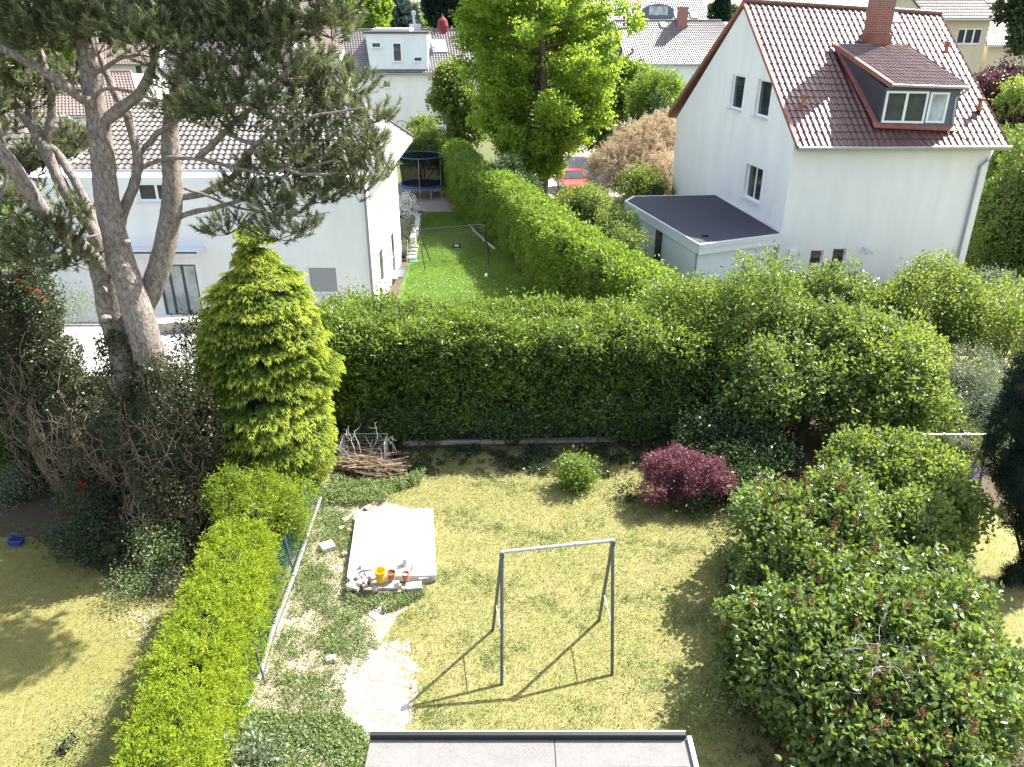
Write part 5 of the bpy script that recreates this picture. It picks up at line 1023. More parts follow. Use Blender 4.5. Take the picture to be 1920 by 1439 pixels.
bush('leafy_shrub', 'bright leaves of a shrub at the far left below the pine boughs', 'shrub', G(0, 560), [(D(5, 450, 22), (.8, .7, 1.0))], M['hornbeam'], 30, 10, .12, vb=.1)
kinds = []
for k, (mt, lb) in enumerate((('hornbeam', 'light green'), ('shrub', 'mid green'), ('ivy', 'dark green'))):
    c0 = A3(0, 0, 0); bl = [(A3(rng.normal() * 2, rng.normal() * 2, 6.0 + rng.normal() * 1.2), (2.8, 2.8, 2.6)) for _ in range(6)]
    kinds.append((tree('distant_tree', lb, c0, [A3(0, 0, 0), A3(0, 0, 4), A3(.2, 0, 7)], bl, M[mt], 5, 10, .6, group='trees between the far roofs', W=.7, twig=.8, r0=.3), lb))
spots = []
for Y in (150, 190, 240, 300, 380, 480):
    n = int(9 + Y / 22)
    for i in range(n): spots.append(((i + rng.random()) / n * 1.6 * Y - .8 * Y, Y + rng.normal() * 12, .85 + rng.random() * .35))
for i, (x, y, s) in enumerate(spots):
    t, lb = kinds[i % 3] if True else 0; lab = lb + ' far-off tree standing among the distant roofs'
    if i < 3: t.location = (x, y, 0); t['label'] = lab; ORG[t.name] = A3(x, y, 0); t.scale = (s, s, s)
    else: dup(t, (x, y, 0), lab, rng.random() * 6, s)
# far roofs
far = None
for i in range(34):
    Y = 135 + 14 * i * (.6 + .5 * rng.random()); x = (rng.random() * 1.4 - .7) * Y; 
    if i < 3:
        h = thing('distant_house', 'x', 'house', (0, 0, 0), 'far houses near the horizon')
        MB().hexa([A3(-6, -4.5, 0), A3(6, -4.5, 0), A3(6, 4.5, 0), A3(-6, 4.5, 0)], [A3(-6, -4.5, 5.5), A3(6, -4.5, 5.5), A3(6, 4.5, 5.5), A3(-6, 4.5, 5.5)]).tri(A3(-6, -4.5, 5.5), A3(-6, 4.5, 5.5), A3(-6, 0, 9.3)).tri(A3(6, -4.5, 5.5), A3(6, 4.5, 5.5), A3(6, 0, 9.3)).build('wall', M['white'], h)
        rf = MB(); tiled(rf, A3(-6.5, -5, 5.2), A3(6.5, -5, 5.2), A3(6.5, 0, 9.6), A3(-6.5, 0, 9.6), 36, 14, .04, .03, 3); tiled(rf, A3(6.5, 5, 5.2), A3(-6.5, 5, 5.2), A3(-6.5, 0, 9.6), A3(6.5, 0, 9.6), 12, 4, .04, .03, 2)
        rf.build('roof', [M['tile_rose'], M['tile_grey'], M['tile_tan']][i], h)
        for wx in (-3.5, 0, 3.5): MB().obox(A3(wx, -4.53, 3), A3(1.2, 0, 0), A3(0, .05, 0), A3(0, 0, 1.3)).build('window', M['glass'], h)
        MB().obox(A3(2, .5, 8), A3(.8, 0, 0), A3(0, .8, 0), A3(0, 0, 2.4)).build('chimney', M['brick'], h)
        far = (far or []) + [h]; h.location = (x, Y, 0); h.rotation_euler = (0, 0, rng.normal() * .3)
    else: h = dup(far[i % 3], (x, Y, 0), None, rng.normal() * .5)
    h['label'] = 'distant white house under a %s gable roof near the horizon' % ['rose-brown', 'grey tiled', 'weathered tan'][i % 3]
# ================================================================ GARDEN OBJECTS
# swing frame
def swing(label, tops, feet, r=.035, name='swing_frame', mats=('metal_lit', 'metal_dark')):
    t = thing(name, label, 'swing frame', A3(np.mean([A3(f) for f in feet], 0)))
    a, b = A3(tops[0]), A3(tops[1]); MB().tube([a - (b - a) * .01, b + (b - a) * .01], r * 1.05, 12).build('crossbar', M[mats[0]], t, smooth=True)
    for i, f in enumerate(feet):
        top = (a, a, b, b)[i]; MB().tube([top + A3(0, 0, -.02), A3(f) - A3(0, 0, .03)], r, 10).build('leg', M[mats[1]], t, smooth=True)
    for i, p in enumerate((a, b)):
        f0, f1 = A3(feet[2 * i]), A3(feet[2 * i + 1]); MB().box(p - A3(0, 0, .04), (.09, .13, .13), 0).build('corner_bracket', M[mats[1]], t, bevel=.01)
        MB().tube([p + (f0 - p) * .64, p + (f1 - p) * .64], r * .35, 6).build('brace', M[mats[0]], t)
    for k in (.33, .66):
        p = a + (b - a) * k; MB().tube([p - A3(0, 0, .09), p + A3(0, 0, .02)], .014, 6).box(p, (.03, .085, .085)).build('hook', M[mats[0]], t)
    return t
f = [G(941, 1286), G(924, 1182), G(1148, 1268), G(1123, 1164)]
yl, yr = (f[0][1] + f[1][1]) / 2, (f[2][1] + f[3][1]) / 2
swing('grey steel swing frame without swings standing in the middle of the lawn', (D(941, 1036, yl), D(1149, 1014, yr)), f)
f = [G(1822, 1005), G(1791, 950), A3(0, 0, 0), A3(0, 0, 0)]
tt = [None, D(1852, 816, (f[0][1] + f[1][1]) / 2)]; yy = tt[1][1]; tt[0] = D(1730, 816, yy); dx = tt[0][0] - tt[1][0]
f[2], f[3] = f[0], f[1]; f[0], f[1] = f[0] + A3(dx, 0, 0), f[1] + A3(dx, 0, 0)
swing('second steel frame with pale crossbar between the hazel and the column yew', tt, f, .03)
# slab + things on it
sq = [G(x, y, .22) for x, y in ((668, 961), (812, 953), (818, 1079), (650, 1083))]
sb = thing('concrete_slab', 'large sun-bleached concrete slab lying in the lawn left of the swing frame', 'slab', A3(-2.9, 15.9, 0))
MB().hexa([A3(p[0], p[1], .05) for p in sq], sq).build('slab_top', M['concrete_w'], sb, bevel=.015)
i_ = np.mean(sq, 0); MB().hexa([A3(*(i_[:2] + (p[:2] - i_[:2]) * .95), 0) for p in sq], [A3(*(i_[:2] + (p[:2] - i_[:2]) * .95), .048) for p in sq]).build('footing', M['rubble'], sb)
def potty(c, r, h, mat, name, label, cat, soil=None, bands=False):
    t = thing(name, label, cat, c); c = A3(c)
    pr = [(0, 0), (r * .78, 0), (r, h * .96), (r * 1.1, h * .96), (r * 1.1, h), (r * .93, h), (r * .8, h * .5), (r * .72, h * .12), (0, h * .1)]
    if not bands: pr = [(0, 0), (r * .72, 0), (r * .93, h * .78), (r * 1.08, h * .79), (r * 1.1, h), (r * .95, h), (r * .72, h * .12), (0, h * .1)]
    MB().lathe(c, pr, 24).build('body', mat, t, smooth=False)
    if soil is not None: MB().lathe(c, [(r * .86, h * .7), (r * .4, h * .76), (0, h * .74)], 14).build('soil', soil, t, smooth=True)
    if bands: MB().tube([c + A3(r * math.cos(a), r * math.sin(a) - .0, h * .95 + (.0 if True else 0)) + A3(0, -.0, -.10 * abs(math.sin(a))) for a in np.linspace(math.pi, 2 * math.pi, 12)], .006, 5, smooth=0).build('handle', M['metal_lit'], t)
    return t
stz = .30
potty(G(714, 1090, .28), .125, .30, M['yellow'], 'bucket', 'yellow plastic bucket standing on the stone edge of the slab', 'bucket', None, True)
potty(G(734, 1086, .28), .1, .19, M['terra'], 'flower_pot', 'brown clay pot filled with soil right beside the yellow bucket', 'flower pot', M['darksoil'])
potty(G(761, 1088, .28), .085, .19, M['terra'], 'flower_pot', 'smaller clay pot holding pale stones, right of the soil-filled pot', 'flower pot', M['bloom'])
MB().box(G(759, 1060, .22) + A3(0, 0, .1), (.09, .16, .2), .1).build('upright_block', M['concrete'], label='grey block standing upright on the slab behind the right clay pot', cat='block', bevel=.01)
MB().tube([G(773, 1056, .25), G(771, 1076, .25)], .009, 6).tube([G(767, 1066, .26), G(806, 1072, .26)], .009, 6).build('crossed_rods', M['metal_dark'], label='two thin crossed metal rods lying on the concrete slab', cat='rods')
def stack(label, px, py, n, sz, rz=0, z0=0, mat='stone', name='stone_stack'):
    c = G(px, py, z0); t = thing(name, label, 'stones', c)
    for k in range(n): MB().box(c + A3(rng.normal() * .02, rng.normal() * .02, z0 + .035 + k * .078 - c[2] + c[2] * 0), (sz[0] + rng.normal() * .02, sz[1] + rng.normal() * .02, .065), rz + rng.normal() * .07).build('paver', M[mat], t, bevel=.008)
stack('stack of flat grey pavers under the yellow bucket', 728, 1112, 3, (.52, .3), .08)
stack('stack of pale pavers at the right end of the stone edge', 776, 1112, 3, (.34, .27), .12, mat='concrete')
MB().hexa([A3(*G(785, 1098, 0)[:2], 0), A3(*G(812, 1094, 0)[:2], 0), A3(*G(812, 1080, 0)[:2], 0), A3(*G(785, 1084, 0)[:2], 0)], [A3(*G(x, y, 0)[:2], .17) for x, y in ((785, 1098), (812, 1094), (812, 1080), (785, 1084))]).build('kerb_block', M['stone'], label='mossy kerb block at the front right corner of the slab', cat='block', bevel=.01)
# cobbles: countable repeats
cb0 = None; n_c = 0
def cobble(x, y, z, s, mat, label, grp, rz=0, tilt=None):
    c = G(x, y, z); m = MB(); m.box(A3(0, 0, 0), s, rz, tilt); o = m.build('stone_block', M[mat], origin=(0, 0, 0), bevel=min(s) * .18)
    o.location = Vector(c + A3(0, 0, s[2] / 2)); o['label'] = label; o['category'] = 'stone'; o['group'] = grp; return o
for k in range(19):
    x, y = 655 + rng.random() * 50, 1080 + rng.random() * 30; z = max(0, .22 - (y - 1080) * .005) + rng.random() * .08
    cobble(x, y, z, (.11 + rng.random() * .08, .09 + rng.random() * .05, .09), 'rubble', 'pale rough stone in the heap at the front left of the slab', 'stone heap at the slab corner', rng.random() * 3, A3(rng.normal() * .3, rng.normal() * .3, 1))
cobble(688, 1073, .22, (.26, .14, .12), 'concrete', 'larger white stone on top of the heap behind the yellow bucket', 'stone heap at the slab corner', .1)
cobble(677, 1066, .22, (.1, .08, .1), 'stone', 'small dark stone standing on the slab behind the heap', 'stone heap at the slab corner', .4)
for (x, y, s, mt, lb) in ((614, 1030, (.34, .3, .14), 'concrete', 'big pale stone slab piece left of the concrete slab'), (634, 1022, (.13, .1, .09), 'brickred', 'red brick lying behind the big pale stone'), (643, 1016, (.14, .09, .09), 'brickred', 'red brick nearest the slab\'s left edge'), (648, 980, (.16, .14, .12), 'rubble', 'pale stone at the upper left edge of the slab'), (655, 975, (.12, .12, .1), 'concrete', 'white stone at the slab\'s back left corner'),
                          (641, 995, (.16, .12, .1), 'rubble', 'pale stone halfway down the slab\'s left edge'), (646, 1043, (.14, .11, .09), 'concrete', 'white stone low on the slab\'s left side'), (690, 955, (.2, .14, .08), 'concrete', 'flat white stone behind the slab'), (602, 978, (.12, .1, .08), 'concrete', 'small white stone by the wire fence'), (621, 1240, (.2, .16, .1), 'rubble', 'pinkish stone in the weeds left of the sand patch'), (540, 1432, (.16, .1, .08), 'brickred', 'red brick at the bottom edge left of the shed'), (655, 1000, (.1, .12, .12), 'brickred', 'half brick leaning on the slab\'s left edge')):
    cobble(x, y, 0, s, mt, lb, 'loose stones by the slab', rng.random())
# fence + kerb on the left
kp = [G(*p) for p in ((606, 940), (590, 985), (555, 1090), (520, 1180), (490, 1285), (445, 1400), (430, 1439))]
kb = thing('timber_edging', 'white weathered edging board along the foot of the green wire fence', 'edging', kp[3])
for i in range(len(kp) - 1):
    a, b = kp[i], kp[i + 1]; d = nrm(b - a); s = A3(d[1], -d[0], 0); MB().obox(a + s * .02 + A3(0, 0, .0), (b - a) * .985, s * .07, A3(0, 0, .14)).build('board', M['concrete_w' if i > 3 else 'concrete'], kb, bevel=.006)
wf = thing('wire_fence', 'green wire mesh fence with thin posts between the yew hedge and the weedy strip', 'fence', kp[3])
fl_ = [kp[0] + A3(-.2, 1.2, 0)] + kp; tp = [p + A3(-.25, 0, .95) for p in fl_]
wm = MB()
for i in range(len(fl_) - 1):
    a, b, c, d = fl_[i], fl_[i + 1], tp[i + 1], tp[i]; L = np.linalg.norm(b - a); n = int(L / .07)
    def pt2(u, v): return (a + (b - a) * u) * (1 - v) + (d + (c - d) * u) * v
    for k in range(-12, n):
        for sg in (0, 1):
            u0, u1 = k / n, (k + 12) / n; v0, v1 = 0., 1.
            if u0 < 0: v0 = -u0 / (u1 - u0); u0 = 0
            if u1 > 1: v1 = v0 + (1 - u0) / ((k + 12) / n - k / n) if v0 == 0 else (1 - k / n) / (12 / n); u1 = 1
            if sg: p, q = pt2(u0, 1 - v0), pt2(u1, 1 - v1)
            else: p, q = pt2(u0, v0), pt2(u1, v1)
            wm.tube([p, q], .0045, 3, False)
    wm.tube([d, c], .005, 4, False)
wm.build('mesh', M['mesh_green'], wf)
for (x, y, x2, y2) in ((497, 1283, 480, 1215), (552, 1082, 545, 1020), (598, 905, 595, 872)):
    p = G(x, y); q = p + A3(-.14, .12, 1.05); MB().tube([p, q], .024, 8).build('post', M['metal_dark'], wf, smooth=True)
# rear double-rod panel fence
pf = thing('panel_fence', 'dark metal rod panel fence in the shade at the foot of the laurel hedge', 'fence', G(945, 822)); m = MB()
fa, fb = A3(-4.6, 21.15, 0), A3(5.0, 21.15, 0)
for k in range(190): x = fa[0] + (fb[0] - fa[0]) * k / 189; m.tube([A3(x, 21.15, .1), A3(x, 21.15, 1.15)], .004, 3, False)
for z in (.15, .45, .75, 1.05): m.tube([A3(fa[0], 21.14, z), A3(fb[0], 21.14, z)], .006, 4, False)
m.build('rod_panels', M['metal_dark'], pf)
for k in range(5): x = fa[0] + 2.4 * k; MB().obox(A3(x - .03, 21.17, 0), A3(.06, 0, 0), A3(0, .04, 0), A3(0, 0, 1.2)).build('post', M['metal_dark'], pf)
p0, p1 = G(755, 834), G(1150, 822); MB().obox(A3(p0[0], 21.0, 0), A3(p1[0] - p0[0], .25, 0), A3(0, .12, 0), A3(0, 0, .13)).build('kerb', M['stone'], label='low grey concrete kerb under the rear panel fence', cat='kerb', bevel=.01)
# brush pile and wire bin
bp = thing('brush_pile', 'heap of cut branches and dead sticks in the back left corner of the garden', 'brush pile', G(690, 890)); m = MB()
a0, a1 = G(645, 885), G(748, 893)
for k in range(170):
    u = rng.random(); c = a0 + (a1 - a0) * (.1 + .75 * u) + A3(0, rng.normal() * .22 + .1, .05 + rng.random() ** 1.3 * .5 * (1 - .5 * u)); an_ = rng.normal() * .28 - .1; L = .5 + rng.random() * 1.0
    d = nrm(A3(math.cos(an_), math.sin(an_), rng.normal() * .14 - .08)); pts = [c - d * L / 2]
    for q in range(4): pts.append(pts[-1] + d * L / 4); d = nrm(d + rng.normal(size=3) * A3(.12, .12, .08))
    for p in pts: p[2] = max(p[2], .02)
    m.tube(pts, [rng.uniform(.007, .02)] * 5, 5, True)
m.build('sticks', M['stick'], bp); m = MB()
def twigtree(m, p, d, L, r, n):
    q = [p]
    for k in range(4): q.append(q[-1] + d * L / 4); d = nrm(d + rng.normal(size=3) * .22)
    m.tube(q, np.linspace(r, r * .5, 5), 4, False)
    if n:
        for k in (2, 3, 4): twigtree(m, q[k], nrm(d + rng.normal(size=3) * .6), L * .55, r * .6, n - 1)
for (x, y, dx, dz) in ((650, 868, -1, .15), (655, 862, -.7, .5), (672, 860, -.4, .9), (680, 858, -.2, 1.1), (700, 860, .4, .8), (640, 872, -1.1, .05), (690, 866, .2, .9), (665, 870, -.6, .5), (700, 900, -.4, -.3)):
    twigtree(m, G(x, y, .4), nrm(A3(dx, rng.normal() * .3, dz)), .75, .012, 2)
m.build('twigs', M['deadwood'], bp)
s_ = thing('dead_branches', 'bare pale twigs showing through the middle of the nearest lilac', 'branches', G(1660, 1300, 0)); m = MB(); rt = G(1665, 1275, 1.85)
m.tube([A3(rt[0], rt[1], 0), rt], [.03, .014], 6)
for k in range(9): twigtree(m, rt, nrm(A3(rng.normal(), rng.normal() - .3, .35 + .4 * rng.random())), .8, .011, 2)
m.build('twigs', M['deadwood'], s_)
wb = thing('wire_bin', 'rusty wire compost bin frame standing behind the brush pile', 'compost bin', G(690, 870)); m = MB()
x0, x1 = G(648, 868)[0], G(728, 868)[0]; y0, y1, h = G(0, 884)[1], G(0, 862)[1], .85
for (a, b) in (((x0, y0), (x0, y1)), ((x0, y1), (x1, y1)), ((x1, y1), (x1, y0))):
    a, b = A3(*a, 0), A3(*b, 0); n = 14
    for k in range(n + 1): p = a + (b - a) * k / n; m.tube([p, p + A3(0, 0, h)], .0035 if 0 < k < n else .01, 4, False)
    for k in range(9): m.tube([a + A3(0, 0, h * k / 8), b + A3(0, 0, h * k / 8)], .003 if k < 8 else .01, 4, False)
m.build('wire_panels', M['metal_lit'], wb)
# basket
c = G(33, 1022); bk = thing('basket', 'blue garden basket on the shaded left lawn', 'basket', c); t = MB()
t.hexa([c + A3(-.12, -.08, 0), c + A3(.12, -.08, 0), c + A3(.12, .08, 0), c + A3(-.12, .08, 0)], [c + A3(-.18, -.12, .17), c + A3(.18, -.12, .17), c + A3(.18, .12, .17), c + A3(-.18, .12, .17)]); b_ = t.build('body', M['blueplastic'], bk, bevel=.015)
MB().hexa([c + A3(-.15, -.09, .172), c + A3(.15, -.09, .172), c + A3(.15, .09, .172), c + A3(-.15, .09, .172)], [c + A3(-.15, -.09, .176), c + A3(.15, -.09, .176), c + A3(.15, .09, .176), c + A3(-.15, .09, .176)]).build('contents', M['black'], b_)
MB().tube([c + A3(-.17 * math.cos(a), 0, .17 + .17 * math.sin(a)) for a in np.linspace(0, math.pi, 12)], .01, 6).build('handle', M['blueplastic'], bk)
c = G(111, 1002); MB().lathe(c, [(0, 0), (.09, 0), (.11, .1), (.09, .1), (0, .08)], 14).build('dish', M['blueplastic'], label='small blue dish beside the dark rose bush', cat='dish')
m = MB(); c = G(532, 1000); m.box(c + A3(0, 0, .05), (.34, .3, .1), .5).build('crate_cover', M['turq'], label='faded turquoise cover lying between the conifer bush and the wire fence', cat='cover', bevel=.03)
# trampoline
tc = G(790, 352, 0); tc = A3(-6.25, 56.2, 0); R_ = 1.6; zt = .8
tr = thing('trampoline', 'blue-rimmed trampoline with tall black safety net at the end of the green lawn', 'trampoline', tc)
MB().lathe(tc, [(0, zt), (R_ * .84, zt)], 36).build('mat', M['black'], tr)
MB().lathe(tc, [(R_ * .82, zt + .01), (R_ * .84, zt + .04), (R_, zt + .05), (R_ * 1.02, zt + .01), (R_, zt - .06), (R_ * .98, zt - .06), (R_ * .82, zt + .01)], 36).build('pad', M['bluepad'], tr, smooth=False)
def netmat(name, c, dens):
    m_, n, out = newmat(name); t_ = n.nodes.new('ShaderNodeBsdfTransparent'); d = n.nodes.new('ShaderNodeBsdfDiffuse'); d.inputs[0].default_value = (*c, 1)
    ms = n.nodes.new('ShaderNodeMixShader'); ms.inputs[0].default_value = dens; n.links.new(t_.outputs[0], ms.inputs[1]); n.links.new(d.outputs[0], ms.inputs[2]); n.links.new(ms.outputs[0], out.inputs[0]); return m_
M['net'] = netmat('safety_net', (.014, .014, .016), .74)
MB().lathe(tc, [(R_ * .86, zt), (R_ * .9, zt + .9), (R_ * .98, zt + 1.95)], 36).build('safety_net', M['net'], tr)
MB().tube([tc + A3(R_ * .98 * math.cos(a), R_ * .98 * math.sin(a), zt + 1.95) for a in np.linspace(0, 2 * math.pi, 37)], .035, 6).build('net_ring', M['bluepad'], tr)
for k in range(6):
    a = -math.pi / 2 + k * math.pi / 3; p = tc + A3(R_ * math.cos(a), R_ * math.sin(a), 0); MB().tube([p, p + A3(0, 0, zt + 1.95)], .016, 6).build('pole', M['metal_lit'], tr)
for k in range(6):
    a = -math.pi / 2 + (k + .5) * math.pi / 3; p = tc + A3(R_ * .9 * math.cos(a), R_ * .9 * math.sin(a), 0); MB().tube([p, p + A3(0, 0, zt)], .025, 6).build('leg', M['metal_lit'], tr)
# goal
gl, gr_ = G(790, 480), G(912, 470); yb_ = 41.0
gA, gB = G(797, 508), G(917, 498); tA, tB = D(785, 432, gA[1] + 1.0), D(905, 422, gB[1] + 1.0)
gt = thing('football_goal', 'black-framed football goal with fine net on the green lawn', 'goal', (gA + gB) / 2)
bA, bB = gA + A3(.1, 1.7, 0), gB + A3(.0, 1.7, 0)
for a, b, nm in ((tA, tB, 'crossbar'), (tA, gA, 'post'), (tB, gB, 'post'), (tA, bA, 'rear_stay'), (tB, bB, 'rear_stay')): MB().tube([a, b], .028, 8).build(nm, M['black'], gt)
m = MB()
for k in range(33):
    u = k / 32; m.tube([tA + (tB - tA) * u, bA + (bB - bA) * u], .0035, 3, False)
for k in range(20):
    v = k / 19; m.tube([tA + (bA - tA) * v, tB + (bB - tB) * v], .0035, 3, False)
m.build('net', M['black'], gt)
c = (tA + tB) / 2 * .42 + (bA + bB) / 2 * .58; q = MB().box(c, (.42, .05, .26), 0).build('net_badge', M['black'], gt)
m = MB()
for k, (dx, w_, h_) in enumerate(((-.10, .025, .12), (-.07, .05, .025), (-.03, .025, .09), (.02, .025, .12), (.05, .05, .025), (.085, .02, .12))): m.obox(c + A3(dx, -.03, -.05), A3(w_, 0, 0), A3(0, .004, 0), A3(0, 0, h_))
m.build('badge_mark', M['pvc'], q)
c = G(913, 521) + A3(0, 0, .11); m = MB(); ellip(m, c, .11, 20, lumpy=0); b_ = m.build('ball', M['pvc'], label='white and black football on the green lawn', cat='football', smooth=True)
m = MB()
for d in sph(9): e1 = nrm(np.cross(d, A3(.1, .3, 1))); e2 = np.cross(d, e1); a = np.arange(5) * 2 * math.pi / 5; V = [c + d * .113] + [c + (d * .105 + (e1 * math.cos(t) + e2 * math.sin(t)) * .035) for t in a]; m.add(V, None, [[0, 1 + i, 1 + (i + 1) % 5] for i in range(5)])
m.build('patches', M['black'], b_)
# hose reel, edging stones, steps
c = G(757, 490); hr = thing('hose_reel', 'black hose reel trolley beside the sunlit side wall', 'hose reel', c)
MB().tube([c + A3(-.15, 0, .35), c + A3(.15, 0, .35)], .22, 16).build('drum', M['black'], hr); MB().tube([c + A3(-.22, -.2, 0), c + A3(-.22, .1, .5), c + A3(-.22, .3, 1.0), c + A3(.22, .3, 1.0), c + A3(.22, .1, .5), c + A3(.22, -.2, 0)], .02, 6).build('frame', M['metal_lit'], hr)
for s_ in (-.24, .24): MB().tube([c + A3(s_ - .02, 0, .12), c + A3(s_ + .02, 0, .12)], .12, 14).build('wheel', M['rubber'], hr)
ed = [G(*p) for p in ((850, 385), (866, 402), (880, 420), (893, 437), (905, 448), (918, 460), (931, 470))]
for i in range(6):
    a, b = ed[i], ed[i + 1]; d = (b - a); n_ = nrm(A3(d[1], -d[0], 0)); MB().obox(a, d * .96, n_ * .12, A3(0, 0, .1)).build('edging_stone', M['stone'], label='pale edging stone in the row along the diagonal hedge foot', cat='edging stone', group='edging stones under the hedge', bevel=.01)
wl = [G(*p) for p in ((779, 412), (785, 425), (783, 440), (777, 455), (775, 462))]
sw_ = thing('low_garden_wall', 'curved low white wall around the side flower bed', 'wall', wl[2])
m = MB()
for i in range(4):
    a, b = wl[i], wl[i + 1]; d = b - a; n_ = nrm(A3(d[1], -d[0], 0)); m.obox(a - n_ * .12, d * 1.04, n_ * .28, A3(0, 0, .5 + .003 * i))
m.build('wall', M['concrete_w'], sw_)
for k in range(4):
    c = G(776 - k * 1.5, 468 + k * 7); MB().box(c + A3(0, 0, .1), (.5, .42, .2), .05).build('step_stone', M['stone'], label='grey block in the row of steps beside the flower bed', cat='step', group='step stones by the side bed', bevel=.02)
c = G(776, 492); MB().box(c + A3(0, 0, .03), (.45, .3, .05), 0).build('drain_cover', M['turq'], label='turquoise cover plate at the lawn edge by the hose reel', cat='cover')
c = G(748, 513); MB().box(c + A3(0, 0, .02), (.6, 1.6, .05), 0).build('cellar_grate', M['metal_dark'], label='dark cellar light-well grate at the foot of the sunlit wall', cat='grate')
# car
def car():
    c = G(1078, 372); t = thing('parked_car', 'red car parked nose-out on the driveway behind the tall tree', 'car', c); W_, L_, rz = 1.75, 4.2, .12
    prof = [(-2.1, .45), (-2.1, .85), (-1.9, .98), (-1.75, 1.0), (-1.45, 1.38), (-.2, 1.44), (.55, 1.0), (1.75, .88), (2.05, .72), (2.1, .42), (2.1, .25), (-2.1, .25)]
    R = lambda p: c + A3(p[0] * math.cos(-math.pi / 2 + rz) - p[1] * math.sin(-math.pi / 2 + rz), p[0] * math.sin(-math.pi / 2 + rz) + p[1] * math.cos(-math.pi / 2 + rz), p[2]) + A3(0, 2.1, 0)
    m = MB(); n = len(prof); V = []; 
    for s in (-1, 1): V += [R((x, s * (W_ / 2 - (.14 if z > 1.02 else 0)), z)) for x, z in prof]
    m.add(V, [[i, (i + 1) % n, n + (i + 1) % n, n + i] for i in range(n)], [[0, i, i + 1] for i in range(1, n - 1)] + [[n, n + i + 1, n + i] for i in range(1, n - 1)])
    b = m.build('body', M['carred'], t, bevel=.05)
    MB().quad(R((-.16, -.66, 1.425)), R((-.16, .66, 1.425)), R((.53, .76, 1.035)), R((.53, -.76, 1.035))).build('windscreen', M['glass'], t)
    for s in (-1, 1):
        MB().quad(R((-1.3, s * .752, 1.34)), R((-.2, s * .752, 1.38)), R((.35, s * .885, 1.03)), R((-1.5, s * .885, 1.03))).build('side_window', M['glass'], t)
        MB().box(R((2.06, s * .62, .68)), (.34, .1, .16), rz).build('headlight', M['glass_light'], t, bevel=.02)
        for x in (-1.3, 1.3):
            a, e = R((x, s * .70, .31)), R((x, s * .89, .31)); wh = MB().tube([a, e], .31, 20).build('wheel', M['rubber'], t); MB().tube([e, e + (e - a) * .05], .19, 14).build('rim', M['metal_lit'], wh)
    MB().box(R((2.11, 0, .45)), (.5, .03, .12), rz).build('number_plate', M['pvc'], t)
    MB().box(R((2.10, 0, .62)), (.8, .03, .1), rz).build('grille', M['black'], t)
car()
# parasol
c = D(830, 47, 88); t = thing('parasol', 'folded-open dark red parasol above the ridge of the box-dormer house', 'parasol', A3(c[0], c[1], 6)); MB().lathe(c, [(0, .85), (.45, .4), (.58, -.1), (.5, -.6), (.2, -.85), (0, -.9)], 12).build('canopy', M['parasol'], t); MB().tube([A3(c[0], c[1], 6), c + A3(0, 0, 1)], .03, 6).build('pole', M['metal_lit'], t)
# ================================================================ GROUND COVER
def inpoly(P, poly):
    x, y = P[:, 0], P[:, 1]; c = np.zeros(len(P), bool); n = len(poly)
    for i in range(n):
        a, b = poly[i], poly[(i + 1) % n]; cond = ((a[1] > y) != (b[1] > y)) & (x < (b[0] - a[0]) * (y - a[1]) / (b[1] - a[1] + 1e-12) + a[0]); c ^= cond
    return c
def scatter(poly, n, dn=None):
    poly = [A3(p)[:2] for p in poly]; lo, hi = np.min(poly, 0), np.max(poly, 0); P = np.zeros((0, 2))
    while len(P) < n:
        q = lo + (hi - lo) * rng.random((n * 2, 2)); q = q[inpoly(q, poly)]
        if dn is not None: q = q[rng.random(len(q)) < dn(q)]
        P = np.vstack([P, q])
    P = P[:n]; return np.column_stack([P, np.full(n, .012)])
def blades(name, poly, n, h, mat, label, dn=None, vfun=None, W=.14, lean=.55):
    P = scatter(poly, n, dn); v = np.clip(.5 + .35 * lump(P * 1.0, .8, 4) + rng.normal(size=n) * .22, 0, 1) if vfun is None else vfun(P)
    m = MB(); d = rng.normal(size=(n, 3)) * lean; d[:, 2] = 1; m.leaf(P, d, h * (.5 + rng.random(n)), W, .5, v, 0)
    o = m.build(name, mat); o['kind'] = 'stuff'; o['label'] = label; o['category'] = 'grass'; return o
blades('lawn_grass', mylawn + [], 190000, .042, M['grassblade'], 'short dry yellow-green grass of the garden lawn around the swing frame', W=.2, lean=.8)
blades('straw_tufts', mylawn, 9000, .085, M['grassblade'], 'longer bleached straw stalks standing in the garden lawn', W=.07, lean=1.1, vfun=lambda P: .75 + .25 * rng.random(len(P)))
blades('lawn_grass', [(-5.9, 6.5), (-6.4, 13.2), (-8.4, 15.0), (-12, 17), (-15, 17), (-15, 6.5)], 70000, .04, M['grassblade'], 'short yellowish grass of the lawn left of the yew hedge', W=.2, lean=.8)
blades('lawn_grass', [(-5.0, 24), (-5.05, 36), (-5.5, 46), (-5.5, 51.3), (-2.9, 51.3), (-.6, 42.7), (1.5, 33.5), (3.2, 26)], 90000, .07, M['greenblade'], 'lush green grass of the long lawn beyond the laurel hedge', W=.25, lean=.6)
blades('lawn_grass', [(8.2, 11.5), (8.0, 14), (8.4, 17.5), (12.0, 17.8), (13, 12.5), (11, 10.5)], 16000, .04, M['grassblade'], 'bleached grass patch beside the column yew', W=.2)
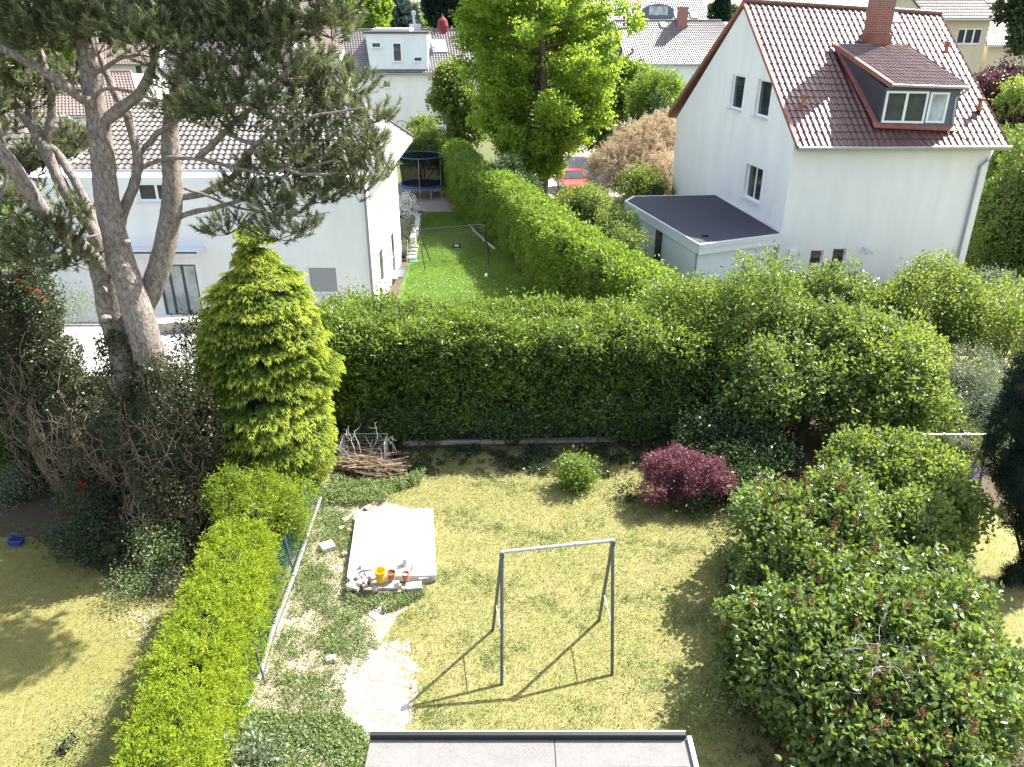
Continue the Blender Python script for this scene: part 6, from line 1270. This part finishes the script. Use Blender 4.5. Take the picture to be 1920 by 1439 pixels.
def weeds(label, poly, n, L, mat, dn=None, per=9, h=.1):
    C0 = scatter(poly, n, dn); Q = C0[:, None] + rng.normal(size=(n, per, 3)) * A3(.045, .045, .0) + A3(0, 0, 1) * (rng.random((n, per)) * h)[..., None]
    d = rng.normal(size=(n, per, 3)); d[..., 2] = np.abs(d[..., 2]) * .5 + .25; m = MB(); v = np.clip(rng.random(n)[:, None] * .6 + rng.random((n, per)) * .4, 0, 1)
    m.leaf(Q.reshape(-1, 3), d.reshape(-1, 3), (L * (.6 + .8 * rng.random((n, per)))).ravel(), .65, .3, v.ravel(), 1); o = m.build('weeds', mat); o['kind'] = 'stuff'; o['label'] = label; o['category'] = 'weeds'
strip = GP((604, 925), (640, 905), (745, 905), (690, 950), (662, 965), (645, 1085), (700, 1130), (690, 1160), (720, 1215), (640, 1290), (650, 1350), (700, 1400), (690, 1470), (440, 1470), (455, 1400), (500, 1285), (560, 1090))
patch = lambda q: np.clip(.30 + .5 * lump(np.column_stack([q, 0 * q[:, 0]]), .5, 2) + .3 * lump(np.column_stack([q, 0 * q[:, 0] + 2]), .17, 3), .07, 1)
weeds('low weeds covering the soil strip between fence and slab', strip, 3000, .045, M['weed'], patch)
weeds('taller weeds in front of the brush pile', GP((610, 950), (618, 900), (650, 908), (700, 912), (760, 905), (800, 885), (790, 910), (740, 925), (720, 945), (670, 950)), 560, .06, M['weed'], None, 9, .22)
weeds('weeds around the foot of the slab stones', GP((650, 1095), (700, 1125), (790, 1108), (800, 1120), (730, 1150), (650, 1130)), 330, .045, M['weed'], patch, 9, .14)
weeds('green weeds at the bottom beside the shed', GP((470, 1340), (640, 1350), (700, 1400), (690, 1460), (450, 1460)), 1500, .055, M['weed'], patch, 9, .14)
weeds('clover tufts scattered in the dry lawn', mylawn, 2600, .035, M['weed'], lambda q: np.clip(lump(np.column_stack([q, 0 * q[:, 0] + 5]), .7, 1) * 1.6 - .1, .02, 1), 9, .04)
weeds('shaded ground cover under the rear laurel and lilacs', [(-4.8, 20.9), (5, 20.9), (8, 22), (9, 17.5), (6, 17), (5, 19), (-.5, 19.4), (-4.5, 19.3)], 1800, .07, M['ivy'], lambda q: np.clip(.25 + lump(np.column_stack([q, 0 * q[:, 0] + 3]), .6, 3), .03, 1), 9, .12)
weeds('shaded ground cover under the lower lilacs', [(3.9, 7), (9.2, 7), (10, 12), (12, 19), (8, 19), (5, 17), (4.6, 13), (4.0, 10)], 2400, .06, M['ivy'], None, 8, .1)
weeds('rough herbs between hedge and wire fence', [(-5.25, 8), (-5.0, 8), (-5.3, 14), (-5.3, 18), (-5.9, 18), (-5.4, 14)], 700, .06, M['weed'], None, 9, .35)
def dots(label, cx, cy, sx, sy, n, mat, r=.022, name='daisies'):
    P = np.array([G(cx + rng.normal() * sx, cy + rng.normal() * sy, .05) for _ in range(n)]); m = MB(); PP = np.repeat(P, 5, 0); d = rng.normal(size=(n * 5, 3)); d[:, 2] = np.abs(d[:, 2]) * .3 + .1
    m.leaf(PP, d, r, .7, .1, rng.random(n * 5), 1); o = m.build(name, mat); o['kind'] = 'stuff'; o['label'] = label; o['category'] = 'flowers'
dots('white daisies dotted on the left lawn beside the yew hedge', 262, 1165, 22, 25, 170, M['bloom'], .024)
dots('daisies along the shade line at the back of the garden lawn', 950, 872, 95, 14, 90, M['bloom'], .02)
dots('small daisies on the green lawn beyond the laurel hedge', 850, 535, 45, 16, 130, M['bloom'], .04)
dots('violet and white flowers beside the second steel frame', 1815, 888, 16, 8, 60, M['purplebloom'], .06, 'violet_flowers')
dots('white blossoms behind the red maple', 1395, 900, 16, 16, 60, M['bloom'], .04)
print('OBJECTS', len(bpy.data.objects), 'POLYS', sum(len(m.polygons) for m in bpy.data.meshes))
